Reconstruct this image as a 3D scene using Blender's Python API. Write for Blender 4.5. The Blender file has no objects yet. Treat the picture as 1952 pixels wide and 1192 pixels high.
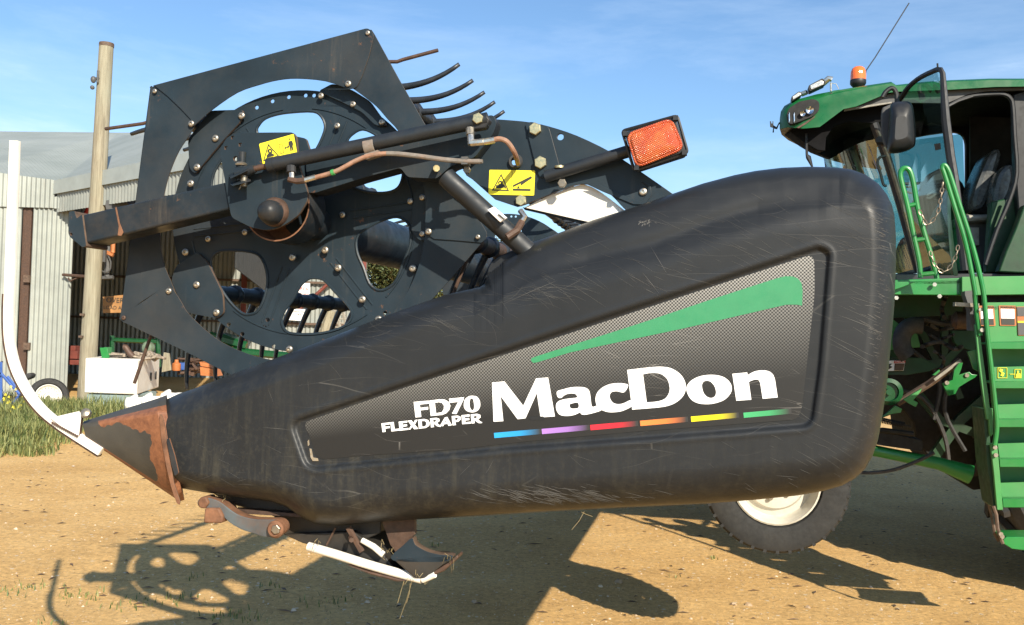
import bpy, math, random
import numpy as np
from mathutils import Vector, Matrix
random.seed(11)
rad = math.radians
SC = bpy.context.scene
COL = SC.collection
# ------------------------------------------------------------------ camera
W, H, FPX = 1952.0, 1192.0, 1740.0
CAM = Vector((0, 0, 1.6))
RM = Matrix.Rotation(rad(91.1), 3, 'X') @ Matrix.Rotation(rad(1.8), 3, 'Z')
cd = bpy.data.cameras.new('camera'); cam = bpy.data.objects.new('camera', cd); COL.objects.link(cam)
cam.location = CAM; cam.rotation_euler = RM.to_euler()
cd.lens = 36 * FPX / W; cd.sensor_width = 36; cd.clip_end = 3000; cd.clip_start = 0.05
SC.camera = cam
def ray(px, py): return RM @ Vector(((px - W / 2) / FPX, (H / 2 - py) / FPX, -1.0))
def on_plane(px, py, o, n):
    r = ray(px, py); return CAM + r * ((o - CAM).dot(n) / r.dot(n))
def WP(px, py, Y): return on_plane(px, py, Vector((0, Y, 0)), Vector((0, 1, 0)))
def GP(px, py, z=0.0): return on_plane(px, py, Vector((0, 0, z)), Vector((0, 0, 1)))
def VP2(px, py, A, B):
    d = Vector((B[0] - A[0], B[1] - A[1], 0)); return on_plane(px, py, Vector((A[0], A[1], 0)), Vector((d.y, -d.x, 0)))
TH = rad(12.6)
O = Vector((0, 2.3, 0)); AX = Vector((math.sin(TH), math.cos(TH), 0)); BX = Vector((math.cos(TH), -math.sin(TH), 0))
class Frame:
    def __init__(s, u0=0, w0=0): s.u0 = u0; s.w0 = w0; s.loc = O + BX * u0 + AX * w0
    def P(s, px, py, w):
        p = on_plane(px, py, O + AX * w, AX) - O
        return Vector((p.dot(BX) - s.u0, p.dot(AX) - s.w0, p.z))
HF = Frame(0, 0); CF = Frame(2.6, 4.6)
class WFrame:
    def P(s, px, py, w): return WP(px, py, w)
WF = WFrame()
def z2(pts, sc, ox, oy): return [(ox + x / sc, oy + y / sc) for x, y in pts]
# ------------------------------------------------------------------ objects
def empty(name, loc, rz=0):
    o = bpy.data.objects.new(name, None); COL.objects.link(o); o.location = loc; o.rotation_euler = (0, 0, rz)
    o.empty_display_size = .2; return o
def tag(o, label=None, cat=None, group=None, kind=None):
    if label: o['label'] = label
    if cat: o['category'] = cat
    if group: o['group'] = group
    if kind: o['kind'] = kind
    return o
def link(name, me, mats, parent=None, bevel=0, smooth=35):
    o = bpy.data.objects.new(name, me); COL.objects.link(o)
    if not isinstance(mats, (list, tuple)): mats = [mats]
    if len(me.materials) == 0:
        for m in mats: me.materials.append(m)
    if parent: o.parent = parent
    if smooth:
        me.polygons.foreach_set('use_smooth', [True] * len(me.polygons))
        try: me.set_sharp_from_angle(angle=rad(smooth))
        except Exception: pass
    if bevel:
        b = o.modifiers.new('bevel', 'BEVEL'); b.width = bevel; b.segments = 2; b.limit_method = 'ANGLE'; b.angle_limit = rad(40)
    return o
def inst(src, name, parent, loc, rot=None, scale=None):
    o = bpy.data.objects.new(name, src.data); COL.objects.link(o); o.parent = parent; o.location = loc
    if rot is not None: o.rotation_euler = rot
    if scale is not None: o.scale = scale
    return o
class MB:
    def __init__(s): s.v = []; s.f = []; s.m = []; s.c = 0
    def add(s, vs, fs):
        k = len(s.v); s.v += [tuple(v) for v in vs]; s.f += [tuple(i + k for i in f) for f in fs]; s.m += [s.c] * len(fs); return s
    def hexa(s, a, b):  # two quads (front, back) same order
        return s.add(list(a) + list(b), [(3, 2, 1, 0), (4, 5, 6, 7), (0, 1, 5, 4), (1, 2, 6, 5), (2, 3, 7, 6), (3, 0, 4, 7)])
    def box(s, c, sz, R=None):
        c = Vector(c); h = Vector(sz) / 2; pts = []
        for y in (-1, 1):
            for x, z in ((-1, -1), (1, -1), (1, 1), (-1, 1)):
                p = Vector((x * h.x, y * h.y, z * h.z)); pts.append(c + (R @ p if R else p))
        return s.hexa(pts[:4], pts[4:])
    def prism(s, poly, vec):
        n = len(poly); vec = Vector(vec); poly = [Vector(p) for p in poly]
        nn = Vector((0, 0, 0))
        for i in range(n): nn += poly[i].cross(poly[(i + 1) % n])
        if nn.dot(vec) > 0: poly = poly[::-1]
        return s.add(poly + [p + vec for p in poly], [tuple(range(n)), tuple(range(2 * n - 1, n - 1, -1))] + [(i, n + i, n + (i + 1) % n, (i + 1) % n) for i in range(n)])
    def tube(s, pts, r, n=10, cap=True, twist=0):
        pts = [Vector(p) for p in pts]; m = len(pts)
        rs = r if isinstance(r, (list, tuple)) else [r] * m
        t0 = (pts[1] - pts[0]).normalized(); up = Vector((0, 0, 1)) if abs(t0.z) < .9 else Vector((0, 1, 0))
        x = t0.cross(up).normalized(); vs = []
        for i in range(m):
            t = (pts[min(i + 1, m - 1)] - pts[max(i - 1, 0)])
            t = t.normalized() if t.length > 1e-9 else t0
            x = (x - t * x.dot(t)).normalized(); y = t.cross(x)
            for j in range(n):
                a = 2 * math.pi * (j + .5) / n + twist
                vs.append(pts[i] + (x * math.cos(a) + y * math.sin(a)) * rs[i])
        fs = [(i * n + j, i * n + (j + 1) % n, (i + 1) * n + (j + 1) % n, (i + 1) * n + j) for i in range(m - 1) for j in range(n)]
        if cap: fs += [tuple(range(n - 1, -1, -1)), tuple(range((m - 1) * n, m * n))]
        return s.add(vs, fs)
    def lathe(s, prof, o, axis, n=28, cap=True, xr=None):
        o = Vector(o); a = Vector(axis).normalized(); up = Vector((0, 0, 1)) if abs(a.z) < .9 else Vector((1, 0, 0))
        x = a.cross(up).normalized(); y = a.cross(x); vs = []
        for r, h in prof:
            for j in range(n):
                t = 2 * math.pi * j / n; vs.append(o + a * h + (x * math.cos(t) + y * math.sin(t)) * r)
        m = len(prof)
        fs = [(i * n + j, i * n + (j + 1) % n, (i + 1) * n + (j + 1) % n, (i + 1) * n + j) for i in range(m - 1) for j in range(n)]
        if cap: fs += [tuple(range(n - 1, -1, -1)), tuple(range((m - 1) * n, m * n))]
        return s.add(vs, fs)
    def ball(s, c, r, n=12, sq=(1, 1, 1)):
        k = n // 2; vs = [Vector(c) + Vector((math.sin(math.pi * i / k) * math.cos(2 * math.pi * j / n) * r * sq[0], math.sin(math.pi * i / k) * math.sin(2 * math.pi * j / n) * r * sq[1], math.cos(math.pi * i / k) * r * sq[2])) for i in range(k + 1) for j in range(n)]
        return s.add(vs, [(i * n + j, (i + 1) * n + j, (i + 1) * n + (j + 1) % n, i * n + (j + 1) % n) for i in range(k) for j in range(n)])
    def mesh(s, name):
        me = bpy.data.meshes.new(name); me.from_pydata(s.v, [], s.f); me.update()
        if any(s.m): me.polygons.foreach_set('material_index', s.m)
        return me
    def build(s, name, mats, parent=None, bevel=0, smooth=35): return link(name, s.mesh(name), mats, parent, bevel, smooth)
def crom(pts, k=4, closed=True):
    n = len(pts); out = []
    rng = range(n if closed else n - 1)
    for i in rng:
        g = (lambda j: pts[j % n]) if closed else (lambda j: pts[max(0, min(n - 1, j))])
        p0, p1, p2, p3 = g(i - 1), g(i), g(i + 1), g(i + 2)
        for q in range(k):
            t = q / k
            out.append(tuple(.5 * (2 * b + (c - a) * t + (2 * a - 5 * b + 4 * c - d) * t * t + (3 * b - a - 3 * c + d) * t ** 3) for a, b, c, d in zip(p0, p1, p2, p3)))
    if not closed: out.append(tuple(pts[-1]))
    return out
def rounded(poly, r, k=4):
    out = []; n = len(poly)
    for i in range(n):
        a, b, c = (Vector((*poly[j % n], 0)) for j in (i - 1, i, i + 1))
        d1 = (a - b); d2 = (c - b); q = min(r, d1.length * .45, d2.length * .45)
        p = b + d1.normalized() * q; e = b + d2.normalized() * q
        for j in range(k + 1):
            t = j / k; v = p * (1 - t) ** 2 + b * 2 * t * (1 - t) + e * t * t; out.append((v.x, v.y))
    return out
def circ(cx, cy, r, n=14, ry=None): return [(cx + r * math.cos(2 * math.pi * i / n), cy + (ry or r) * math.sin(2 * math.pi * i / n)) for i in range(n)]
def plate(name, fr, outer, holes, w, th, mats, parent=None, bev=0.0008, tilt=None):
    """sheet lying in the plane w of a frame, outline(s) given in photo pixels on that plane; thickness goes away from the camera"""
    cu = bpy.data.curves.new(name, 'CURVE'); cu.dimensions = '2D'; cu.fill_mode = 'BOTH'; cu.extrude = max(th / 2 - bev, 1e-5)
    if bev: cu.bevel_depth = bev; cu.bevel_resolution = 1; cu.offset = -bev
    y0 = fr.P(976, 600, w).y
    for lp in [outer] + list(holes):
        pts = [fr.P(x, y, w) for x, y in lp]
        sp = cu.splines.new('POLY'); sp.points.add(len(pts) - 1); sp.use_cyclic_u = True
        for q, p in zip(sp.points, pts): q.co = (p.x, p.z, 0, 1)
    ob = bpy.data.objects.new('tmp', cu); COL.objects.link(ob)
    dg = bpy.context.evaluated_depsgraph_get(); me = bpy.data.meshes.new_from_object(ob.evaluated_get(dg))
    bpy.data.objects.remove(ob); bpy.data.curves.remove(cu)
    me.name = name; co = np.empty(len(me.vertices) * 3); me.vertices.foreach_get('co', co); co = co.reshape(-1, 3)
    new = np.stack([co[:, 0], y0 + th / 2 - co[:, 2], co[:, 1]], 1)
    me.vertices.foreach_set('co', new.ravel()); me.update()
    me.materials.clear()
    o = link(name, me, mats, parent, 0, 30)
    if isinstance(mats, (list, tuple)) and len(mats) > 1:
        me.polygons.foreach_set('material_index', [1 if abs(p.normal.y) < .3 else 0 for p in me.polygons])
    else: me.polygons.foreach_set('material_index', [0] * len(me.polygons))
    return o
def text(body, fr, px, py, w, hpx, mat, parent, name='lettering', align='CENTER', ext=.0006):
    cu = bpy.data.curves.new('t', 'FONT'); cu.body = body; cu.align_x = align; cu.align_y = 'CENTER'; cu.extrude = ext
    a = fr.P(px, py, w); b = fr.P(px, py + hpx, w); cu.size = (a - b).length * 1.35
    ob = bpy.data.objects.new('tmp', cu); COL.objects.link(ob)
    dg = bpy.context.evaluated_depsgraph_get(); me = bpy.data.meshes.new_from_object(ob.evaluated_get(dg)); bpy.data.objects.remove(ob)
    co = np.empty(len(me.vertices) * 3); me.vertices.foreach_get('co', co); co = co.reshape(-1, 3)
    me.vertices.foreach_set('co', np.stack([a.x + co[:, 0], a.y - co[:, 2], a.z + co[:, 1]], 1).ravel()); me.update(); me.materials.clear()
    me.polygons.foreach_set('material_index', [0] * len(me.polygons))
    return link(name, me, mat, parent, 0, 0)
# ------------------------------------------------------------------ materials
def nodes(name):
    m = bpy.data.materials.new(name); m.use_nodes = True; nt = m.node_tree; b = nt.nodes['Principled BSDF']; return m, nt, b
def N(nt, t, **kw):
    n = nt.nodes.new(t)
    for k, v in kw.items():
        if k.startswith('i_'):
            n.inputs[int(k[2:]) if k[2:].isdigit() else k[2:].replace('_', ' ')].default_value = v
        else: setattr(n, k, v)
    return n
def ramp(nt, fac, stops, interp='LINEAR'):
    r = nt.nodes.new('ShaderNodeValToRGB'); r.color_ramp.interpolation = interp; e = r.color_ramp.elements
    while len(e) < len(stops): e.new(.5)
    for q, (p, c) in zip(e, stops): q.position = p; q.color = (*c, 1) if len(c) == 3 else c
    nt.links.new(fac, r.inputs[0]); return r
def mixc(nt, fac, a, b, mode='MIX'):
    n = nt.nodes.new('ShaderNodeMix'); n.data_type = 'RGBA'; n.blend_type = mode
    for sock, v in ((n.inputs[0], fac), (n.inputs[6], a), (n.inputs[7], b)):
        if hasattr(v, 'links'): nt.links.new(v, sock)
        elif isinstance(v, (int, float)): sock.default_value = v
        else: sock.default_value = (*v, 1)
    return n.outputs[2]
def noise(nt, vec, scale, detail=4, rough=.55, dist=0):
    n = N(nt, 'ShaderNodeTexNoise'); n.inputs['Scale'].default_value = scale; n.inputs['Detail'].default_value = detail; n.inputs['Roughness'].default_value = rough; n.inputs['Distortion'].default_value = dist
    if vec is not None: nt.links.new(vec, n.inputs['Vector'])
    return n.outputs[0]
def mapping(nt, sc=(1, 1, 1), rot=(0, 0, 0), loc=(0, 0, 0), src='Object'):
    tc = N(nt, 'ShaderNodeTexCoord'); mp = N(nt, 'ShaderNodeMapping'); mp.inputs['Scale'].default_value = sc; mp.inputs['Rotation'].default_value = rot; mp.inputs['Location'].default_value = loc
    nt.links.new(tc.outputs[src], mp.inputs[0]); return mp.outputs[0]
def math_(nt, op, a, b=None, clamp=False):
    n = N(nt, 'ShaderNodeMath', operation=op, use_clamp=clamp)
    for s, v in zip(n.inputs, (a, b)):
        if v is None: continue
        if hasattr(v, 'links'): nt.links.new(v, s)
        else: s.default_value = v
    return n.outputs[0]
def bump(nt, b, h, strength=.2, dist=.01):
    n = N(nt, 'ShaderNodeBump'); n.inputs['Strength'].default_value = strength; n.inputs['Distance'].default_value = dist
    nt.links.new(h, n.inputs['Height']); nt.links.new(n.outputs[0], b.inputs['Normal'])
def mat(name, col, rough=.5, metal=0, var=.25, sc=12, dust=None, dustamt=.4, bmp=0, bsc=80, coat=0, spec=None, chips=0):
    m, nt, b = nodes(name); v = mapping(nt)
    n1 = noise(nt, v, sc, 6)
    lo = tuple(c * (1 - var) for c in col); hi = tuple(min(1, c * (1 + var)) for c in col)
    c = ramp(nt, n1, [(.3, lo), (.7, hi)]).outputs[0]
    if dust:
        n2 = noise(nt, v, sc * .35, 8, .7); f = ramp(nt, n2, [(.45, (0, 0, 0)), (.75, (dustamt,) * 3)]).outputs[0]
        c = mixc(nt, f, c, dust)
    if chips:
        a_ = ramp(nt, noise(nt, v, 38, 5, .75), [(.63, (0, 0, 0)), (.67, (1, 1, 1))]).outputs[0]; b2_ = ramp(nt, noise(nt, v, 3.5, 4), [(.5, (0, 0, 0)), (.6, (1, 1, 1))]).outputs[0]
        c = mixc(nt, math_(nt, 'MULTIPLY', math_(nt, 'MULTIPLY', a_, b2_), chips), c, (.15, .075, .04))
        vs_ = mapping(nt, (30, 30, 2.2)); st_ = ramp(nt, noise(nt, vs_, 1.5, 6, .7), [(.55, (0, 0, 0)), (.75, (.22,) * 3)]).outputs[0]
        c = mixc(nt, math_(nt, 'MULTIPLY', st_, b2_), c, (.17, .14, .10))
    nt.links.new(c, b.inputs['Base Color']); b.inputs['Metallic'].default_value = metal
    n3 = noise(nt, v, sc * 2.5, 5); r = ramp(nt, n3, [(.3, (max(0, rough - .1),) * 3), (.7, (min(1, rough + .12),) * 3)]); nt.links.new(r.outputs[0], b.inputs['Roughness'])
    if coat: b.inputs['Coat Weight'].default_value = coat
    if spec is not None: b.inputs['Specular IOR Level'].default_value = spec
    if bmp: bump(nt, b, noise(nt, v, bsc, 4), bmp, .003)
    return m
M = {}
RUST = (.17, .078, .04)
M['black'] = mat('black_paint', (.017, .027, .036), .42, 0, .2, 7, (.10, .08, .06), .28, .08, 60, 0, .2, .7)
M['black2'] = mat('black_paint_worn', (.014, .020, .026), .4, 0, .3, 9, (.11, .08, .055), .5, .1, 60, 0, .22, 1)
M['black3'] = mat('cylinder_paint', (.010, .014, .019), .52, 0, .25, 12, (.06, .045, .035), .18)
M['visor'] = mat('visor_plastic', (.009, .009, .010), .9, 0, .2, 8, None, 0, 0, 60, 0, .1)
M['edge'] = mat('rusty_edge', (.10, .065, .045), .7, 0, .4, 30)
M['rust'] = mat('rust', RUST, .8, 0, .45, 25, (.06, .04, .03), .6, .4, 120)
M['brown'] = mat('brown_steel', (.085, .048, .032), .6, .2, .35, 40, (.05, .04, .035), .5, .2, 150)
M['bolt'] = mat('bolt_zinc', (.42, .38, .32), .4, .9, .2, 60, (.2, .15, .1), .3)
M['boltd'] = mat('bolt_dull', (.28, .25, .2), .45, .8, .2, 60, (.12, .08, .05), .5)
M['goldbolt'] = mat('bolt_yellow_zinc', (.6, .52, .3), .35, .85, .15, 60)
M['zinc'] = mat('zinc_fitting', (.62, .58, .5), .3, .9, .2, 50, (.2, .13, .08), .35)
M['hose'] = mat('rusty_hose', (.26, .14, .09), .65, 0, .3, 60, (.2, .18, .15), .6)
M['hoseg'] = mat('grey_hose', (.17, .15, .13), .6, 0, .25, 60, (.3, .14, .07), .5)
M['rubber'] = mat('rubber', (.03, .03, .03), .75, 0, .3, 20, (.12, .10, .08), .4, .1, 90)
M['tyre'] = mat('tyre_rubber', (.014, .0145, .0145), .75, 0, .25, 20, (.05, .046, .04), .4, .15, 60)
M['rimw'] = mat('rim_paint', (.55, .53, .46), .5, 0, .1, 12, (.30, .22, .14), .35)
M['white'] = mat('white_paint', (.74, .72, .66), .45, 0, .07, 14, (.42, .30, .18), .35)
M['whiter'] = mat('white_paint_rusty', (.78, .76, .69), .5, 0, .05, 9, (.42, .27, .13), .4)
M['yellow'] = mat('yellow_decal', (.83, .72, .03), .45, 0, .04, 30)
M['ink'] = mat('decal_ink', (.03, .03, .025), .5, 0, .1, 30)
M['plas'] = mat('tine_plastic', (.02, .024, .03), .35, 0, .2, 20)
M['green'] = mat('green_paint', (.009, .175, .034), .38, 0, .15, 5, (.08, .13, .05), .35, 0, 60, .2)
M['greenp'] = mat('green_panel', (.006, .06, .018), .3, 0, .2, 5)
M['greenl'] = mat('green_paint_dusty', (.045, .235, .062), .5, 0, .10, 5, (.16, .21, .10), .3)
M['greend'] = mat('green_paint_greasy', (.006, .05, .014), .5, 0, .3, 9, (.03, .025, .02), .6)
M['greasy'] = mat('greasy_shaded_steel', (.005, .005, .004), .75, 0, .5, 12, (.02, .014, .009), .4)  # greasy, and blackened so the base carries the shade under the combine
M['greasyf'] = mat('greasy_frame', (.022, .020, .017), .55, 0, .5, 12, (.06, .04, .025), .5)
M['greenr'] = mat('green_roof_paint', (.006, .095, .024), .33, 0, .15, 5)
M['cabblack'] = mat('cab_black_plastic', (.010, .011, .013), .5, 0, .2, 10)
M['cabgrey'] = mat('cab_grey_plastic', (.07, .07, .07), .6, 0, .15, 10)
M['int'] = mat('interior_trim', (.012, .012, .012), .8, 0, .2, 6)
M['beige'] = mat('seat_plastic_wrap', (.26, .24, .20), .4, 0, .25, 25)
M['plasw'] = mat('clear_plastic_wrap', (.09, .095, .095), .25, 0, .5, 18, None, 0, .6, 30)
M['chain'] = mat('chain_steel', (.3, .24, .18), .45, .8, .3, 60)
M['red'] = mat('red_oxide', (.15, .035, .025), .6, 0, .25, 6)
M['redb'] = mat('red_paint', (.45, .03, .03), .5, 0, .2, 8)
M['orange'] = mat('orange_paint', (.42, .14, .04), .55, 0, .2, 10, (.15, .1, .06), .4)
M['blue'] = mat('blue_paint', (.04, .10, .33), .5, 0, .2, 10)
M['wood'] = None
M['chrome'] = mat('chrome', (.7, .7, .7), .18, 1, .08, 20)
# special materials -------------------------------------------------------
def scratches(nt, v, scale, thr, rot, stretch=14, warp=.5):
    mp = N(nt, 'ShaderNodeMapping'); mp.inputs['Rotation'].default_value = (0, rot, 0); mp.inputs['Scale'].default_value = (1, 1, stretch)
    w = N(nt, 'ShaderNodeTexNoise'); w.inputs['Scale'].default_value = 2.5; nt.links.new(v, w.inputs['Vector'])
    add = N(nt, 'ShaderNodeVectorMath', operation='MULTIPLY_ADD'); nt.links.new(w.outputs['Color'], add.inputs[0]); add.inputs[1].default_value = (warp * .2,) * 3; nt.links.new(v, add.inputs[2])
    nt.links.new(add.outputs[0], mp.inputs[0])
    t = N(nt, 'ShaderNodeTexVoronoi', feature='DISTANCE_TO_EDGE'); t.inputs['Scale'].default_value = scale; nt.links.new(mp.outputs[0], t.inputs['Vector'])
    line = math_(nt, 'LESS_THAN', t.outputs[0], thr)
    msk = noise(nt, v, scale * .9, 3, .6); mk = ramp(nt, msk, [(.55, (0, 0, 0)), (.68, (1, 1, 1))]).outputs[0]
    return math_(nt, 'MULTIPLY', line, mk)
def mk_shield():
    m, nt, b = nodes('shield_plastic'); v = mapping(nt)
    base = ramp(nt, noise(nt, v, 3, 8, .65), [(.3, (.011, .0125, .0145)), (.7, (.018, .020, .0225))]).outputs[0]
    mp = N(nt, 'ShaderNodeMapping'); mp.inputs['Scale'].default_value = (14, 14, 1.6); nt.links.new(v, mp.inputs[0])
    streak = ramp(nt, noise(nt, mp.outputs[0], 2.2, 6, .7), [(.48, (0, 0, 0)), (.72, (.35,) * 3)]).outputs[0]
    sx = N(nt, 'ShaderNodeSeparateXYZ'); nt.links.new(v, sx.inputs[0])
    low = math_(nt, 'SUBTRACT', 1.5, math_(nt, 'ADD', sx.outputs[2], math_(nt, 'MULTIPLY', sx.outputs[0], .12)), True); low = math_(nt, 'MULTIPLY', low, 2.6, True)
    dustf = math_(nt, 'MULTIPLY', streak, low)
    c = mixc(nt, dustf, base, (.085, .078, .055))
    fine = ramp(nt, noise(nt, v, 60, 5, .7), [(.5, (0, 0, 0)), (.8, (.28,) * 3)]).outputs[0]
    c = mixc(nt, math_(nt, 'MULTIPLY', fine, low), c, (.10, .09, .065))
    s1 = scratches(nt, v, 1.6, .006, .45); s2 = scratches(nt, v, 2.6, .008, .75, 10); s3 = scratches(nt, v, 2.0, .005, -.35, 9, 1.4)
    s = math_(nt, 'ADD', math_(nt, 'ADD', s1, s2), s3, True)
    # dense scuffing towards the rear (larger x) and along the lower edge
    scf = ramp(nt, noise(nt, mp.outputs[0], 1, 2), [(0, (0, 0, 0)), (1, (1, 1, 1))])
    mr = N(nt, 'ShaderNodeMapping'); mr.inputs['Rotation'].default_value = (0, -.42, 0); mr.inputs['Scale'].default_value = (1.6, 1.6, 75); nt.links.new(v, mr.inputs[0])
    hair = ramp(nt, noise(nt, mr.outputs[0], 3.0, 5, .7), [(.58, (0, 0, 0)), (.66, (1, 1, 1))]).outputs[0]
    patch = ramp(nt, noise(nt, v, 3.1, 4, .6), [(.44, (0, 0, 0)), (.64, (.75,) * 3)]).outputs[0]
    rear = math_(nt, 'MULTIPLY', math_(nt, 'SUBTRACT', sx.outputs[0], .1, True), .9, True)
    hair = math_(nt, 'MULTIPLY', math_(nt, 'MULTIPLY', hair, patch), math_(nt, 'ADD', rear, .3, True))
    s = math_(nt, 'MULTIPLY', s, .22)
    c = mixc(nt, math_(nt, 'ADD', s, math_(nt, 'MULTIPLY', hair, .06), True), c, (.22, .21, .19))
    nt.links.new(c, b.inputs['Base Color'])
    b.inputs['Specular IOR Level'].default_value = .33
    r = ramp(nt, noise(nt, v, 9, 6, .7), [(.3, (.38,) * 3), (.7, (.52,) * 3)]); nt.links.new(r.outputs[0], b.inputs['Roughness'])
    bump(nt, b, noise(nt, v, 350, 3, .6), .12, .001)
    return m
M['shield'] = mk_shield()
M['shade_iron'] = mat('shade_dark_iron', (.035, .036, .033), .7, 0, .3, 4)  # dark base holds the bay's shade on the added sheet
M['scratch'] = mat('scuffed_plastic', (.062, .061, .058), .6, 0, .55, 9)
def mk_decal(fr):
    m, nt, b = nodes('carbon_dot_decal'); v = mapping(nt)
    s = N(nt, 'ShaderNodeSeparateXYZ'); nt.links.new(v, s.inputs[0])
    w = .03 - .018
    A = fr.P(582, 803, .02); B = fr.P(1524, 493, .02); d = (B - A); L = math.hypot(d.x, d.z)
    # distance below the slanting top edge, in metres
    nx, nz = d.z / L, -d.x / L
    dist = math_(nt, 'ADD', math_(nt, 'MULTIPLY', math_(nt, 'SUBTRACT', s.outputs[0], A.x), nx), math_(nt, 'MULTIPLY', math_(nt, 'SUBTRACT', s.outputs[2], A.z), nz))
    along = math_(nt, 'DIVIDE', math_(nt, 'SUBTRACT', s.outputs[0], A.x), B.x - A.x, True)
    wid = math_(nt, 'ADD', math_(nt, 'MULTIPLY', along, .22), .05)
    fade = math_(nt, 'POWER', math_(nt, 'SUBTRACT', 1.0, math_(nt, 'DIVIDE', dist, wid), True), 1.25)
    amp = math_(nt, 'MULTIPLY', fade, math_(nt, 'ADD', math_(nt, 'MULTIPLY', along, .75), .35))
    k = math.pi / .0042
    sa = math_(nt, 'SINE', math_(nt, 'MULTIPLY', s.outputs[0], k)); sb = math_(nt, 'SINE', math_(nt, 'MULTIPLY', s.outputs[2], k * 1.0))
    dots = math_(nt, 'MULTIPLY', sa, sb); dots = math_(nt, 'ADD', math_(nt, 'MULTIPLY', dots, .9), .5, True)
    c = mixc(nt, math_(nt, 'MULTIPLY', dots, amp, True), (.013, .013, .013), (.31, .305, .285))
    wear = scratches(nt, v, 4, .008, .3, 10)
    c = mixc(nt, math_(nt, 'MULTIPLY', wear, .5), c, (.4, .38, .35))
    nt.links.new(c, b.inputs['Base Color']); b.inputs['Roughness'].default_value = .42
    return m
def flat(name, col, rough=.45):
    m, nt, b = nodes(name); b.inputs['Base Color'].default_value = (*col, 1); b.inputs['Roughness'].default_value = rough; return m
M['letter'] = mat('white_vinyl', (.86, .86, .86), .4, 0, .03, 20)
M['swoosh'] = mat('green_vinyl', (.03, .215, .095), .5, 0, .05, 20)
def mk_fade(name, col, x0, x1):
    m, nt, b = nodes(name); v = mapping(nt); s = N(nt, 'ShaderNodeSeparateXYZ'); nt.links.new(v, s.inputs[0])
    t = math_(nt, 'DIVIDE', math_(nt, 'SUBTRACT', s.outputs[0], x0), x1 - x0, True)
    c = ramp(nt, t, [(0, col), (.55, tuple(q * .8 for q in col)), (.97, (.03, .03, .03))]).outputs[0]
    nt.links.new(c, b.inputs['Base Color']); b.inputs['Roughness'].default_value = .45; return m
def mk_lens():
    m, nt, b = nodes('amber_lens'); v = mapping(nt)
    s = N(nt, 'ShaderNodeSeparateXYZ'); nt.links.new(mapping(nt, rot=(0, .3, 0)), s.inputs[0])
    k = math.pi / .0032
    g = math_(nt, 'MULTIPLY', math_(nt, 'SINE', math_(nt, 'MULTIPLY', s.outputs[0], k)), math_(nt, 'SINE', math_(nt, 'MULTIPLY', s.outputs[2], k)))
    c = ramp(nt, g, [(.2, (.42, .065, .02)), (.85, (.68, .13, .04))]).outputs[0]
    n = ramp(nt, noise(nt, v, 30, 3), [(.45, (0, 0, 0)), (.7, (1, 1, 1))]).outputs[0]
    c = mixc(nt, math_(nt, 'MULTIPLY', n, .3), c, (.9, .33, .08))
    nt.links.new(c, b.inputs['Base Color']); b.inputs['Roughness'].default_value = .16; b.inputs['Coat Weight'].default_value = .6
    bump(nt, b, g, .7, .002); return m
M['lens'] = mk_lens()
def mk_glass(name, tint, refl=.12):
    m, nt, b = nodes(name); nt.nodes.remove(b); out = nt.nodes['Material Output']
    t = N(nt, 'ShaderNodeBsdfTransparent'); t.inputs[0].default_value = (*tint, 1)
    g = N(nt, 'ShaderNodeBsdfGlossy'); g.inputs['Roughness'].default_value = .03; g.inputs['Color'].default_value = (.9, 1, 1, 1)
    lw = N(nt, 'ShaderNodeLayerWeight'); lw.inputs[0].default_value = .25
    f = math_(nt, 'ADD', math_(nt, 'MULTIPLY', lw.outputs[0], .16), refl, True)
    mx = N(nt, 'ShaderNodeMixShader'); nt.links.new(f, mx.inputs[0]); nt.links.new(t.outputs[0], mx.inputs[1]); nt.links.new(g.outputs[0], mx.inputs[2]); nt.links.new(mx.outputs[0], out.inputs[0]); return m
M['glass'] = mk_glass('tinted_cab_glass', (.52, .70, .68), .05)
M['dglass'] = mk_glass('door_glass', (.38, .57, .54), .05)
def mk_amber():
    m, nt, b = nodes('beacon_amber'); b.inputs['Base Color'].default_value = (.85, .16, .03, 1); b.inputs['Roughness'].default_value = .12; b.inputs['Coat Weight'].default_value = .5
    v = mapping(nt, (1, 1, 1)); s = N(nt, 'ShaderNodeTexWave'); s.inputs['Scale'].default_value = 30; nt.links.new(v, s.inputs[0]); bump(nt, b, s.outputs[0], .3, .002); return m
M['beacon'] = mk_amber()
def mk_wood():
    m, nt, b = nodes('weathered_pole'); v = mapping(nt, (9, 9, .5))
    n = noise(nt, v, 3, 9, .7, .4); c = ramp(nt, n, [(.3, (.12, .10, .07)), (.5, (.25, .22, .155)), (.72, (.36, .33, .25))]).outputs[0]
    v2 = mapping(nt); n2 = ramp(nt, noise(nt, v2, 1.5, 5), [(.4, (0, 0, 0)), (.7, (.55,) * 3)]).outputs[0]
    c = mixc(nt, n2, c, (.27, .27, .2)); nt.links.new(c, b.inputs['Base Color']); b.inputs['Roughness'].default_value = .9; bump(nt, b, n, .6, .01); return m
M['wood'] = mk_wood()
def mk_corr(name, lo, hi, rustamt=.2):
    m, nt, b = nodes(name); v = mapping(nt)
    c = ramp(nt, noise(nt, v, 1.1, 8, .65), [(.35, lo), (.65, hi)]).outputs[0]
    vs = mapping(nt, (6, 6, .3)); st = ramp(nt, noise(nt, vs, 3, 6, .7), [(.55, (0, 0, 0)), (.8, (rustamt,) * 3)]).outputs[0]
    c = mixc(nt, st, c, (.30, .18, .10)); nt.links.new(c, b.inputs['Base Color']); b.inputs['Roughness'].default_value = .5; b.inputs['Metallic'].default_value = .15; return m
M['corr'] = mk_corr('pale_corrugated_iron', (.24, .26, .24), (.33, .355, .325))
M['corrd'] = mk_corr('grey_corrugated_iron', (.21, .23, .215), (.29, .305, .28), .35)
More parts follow.
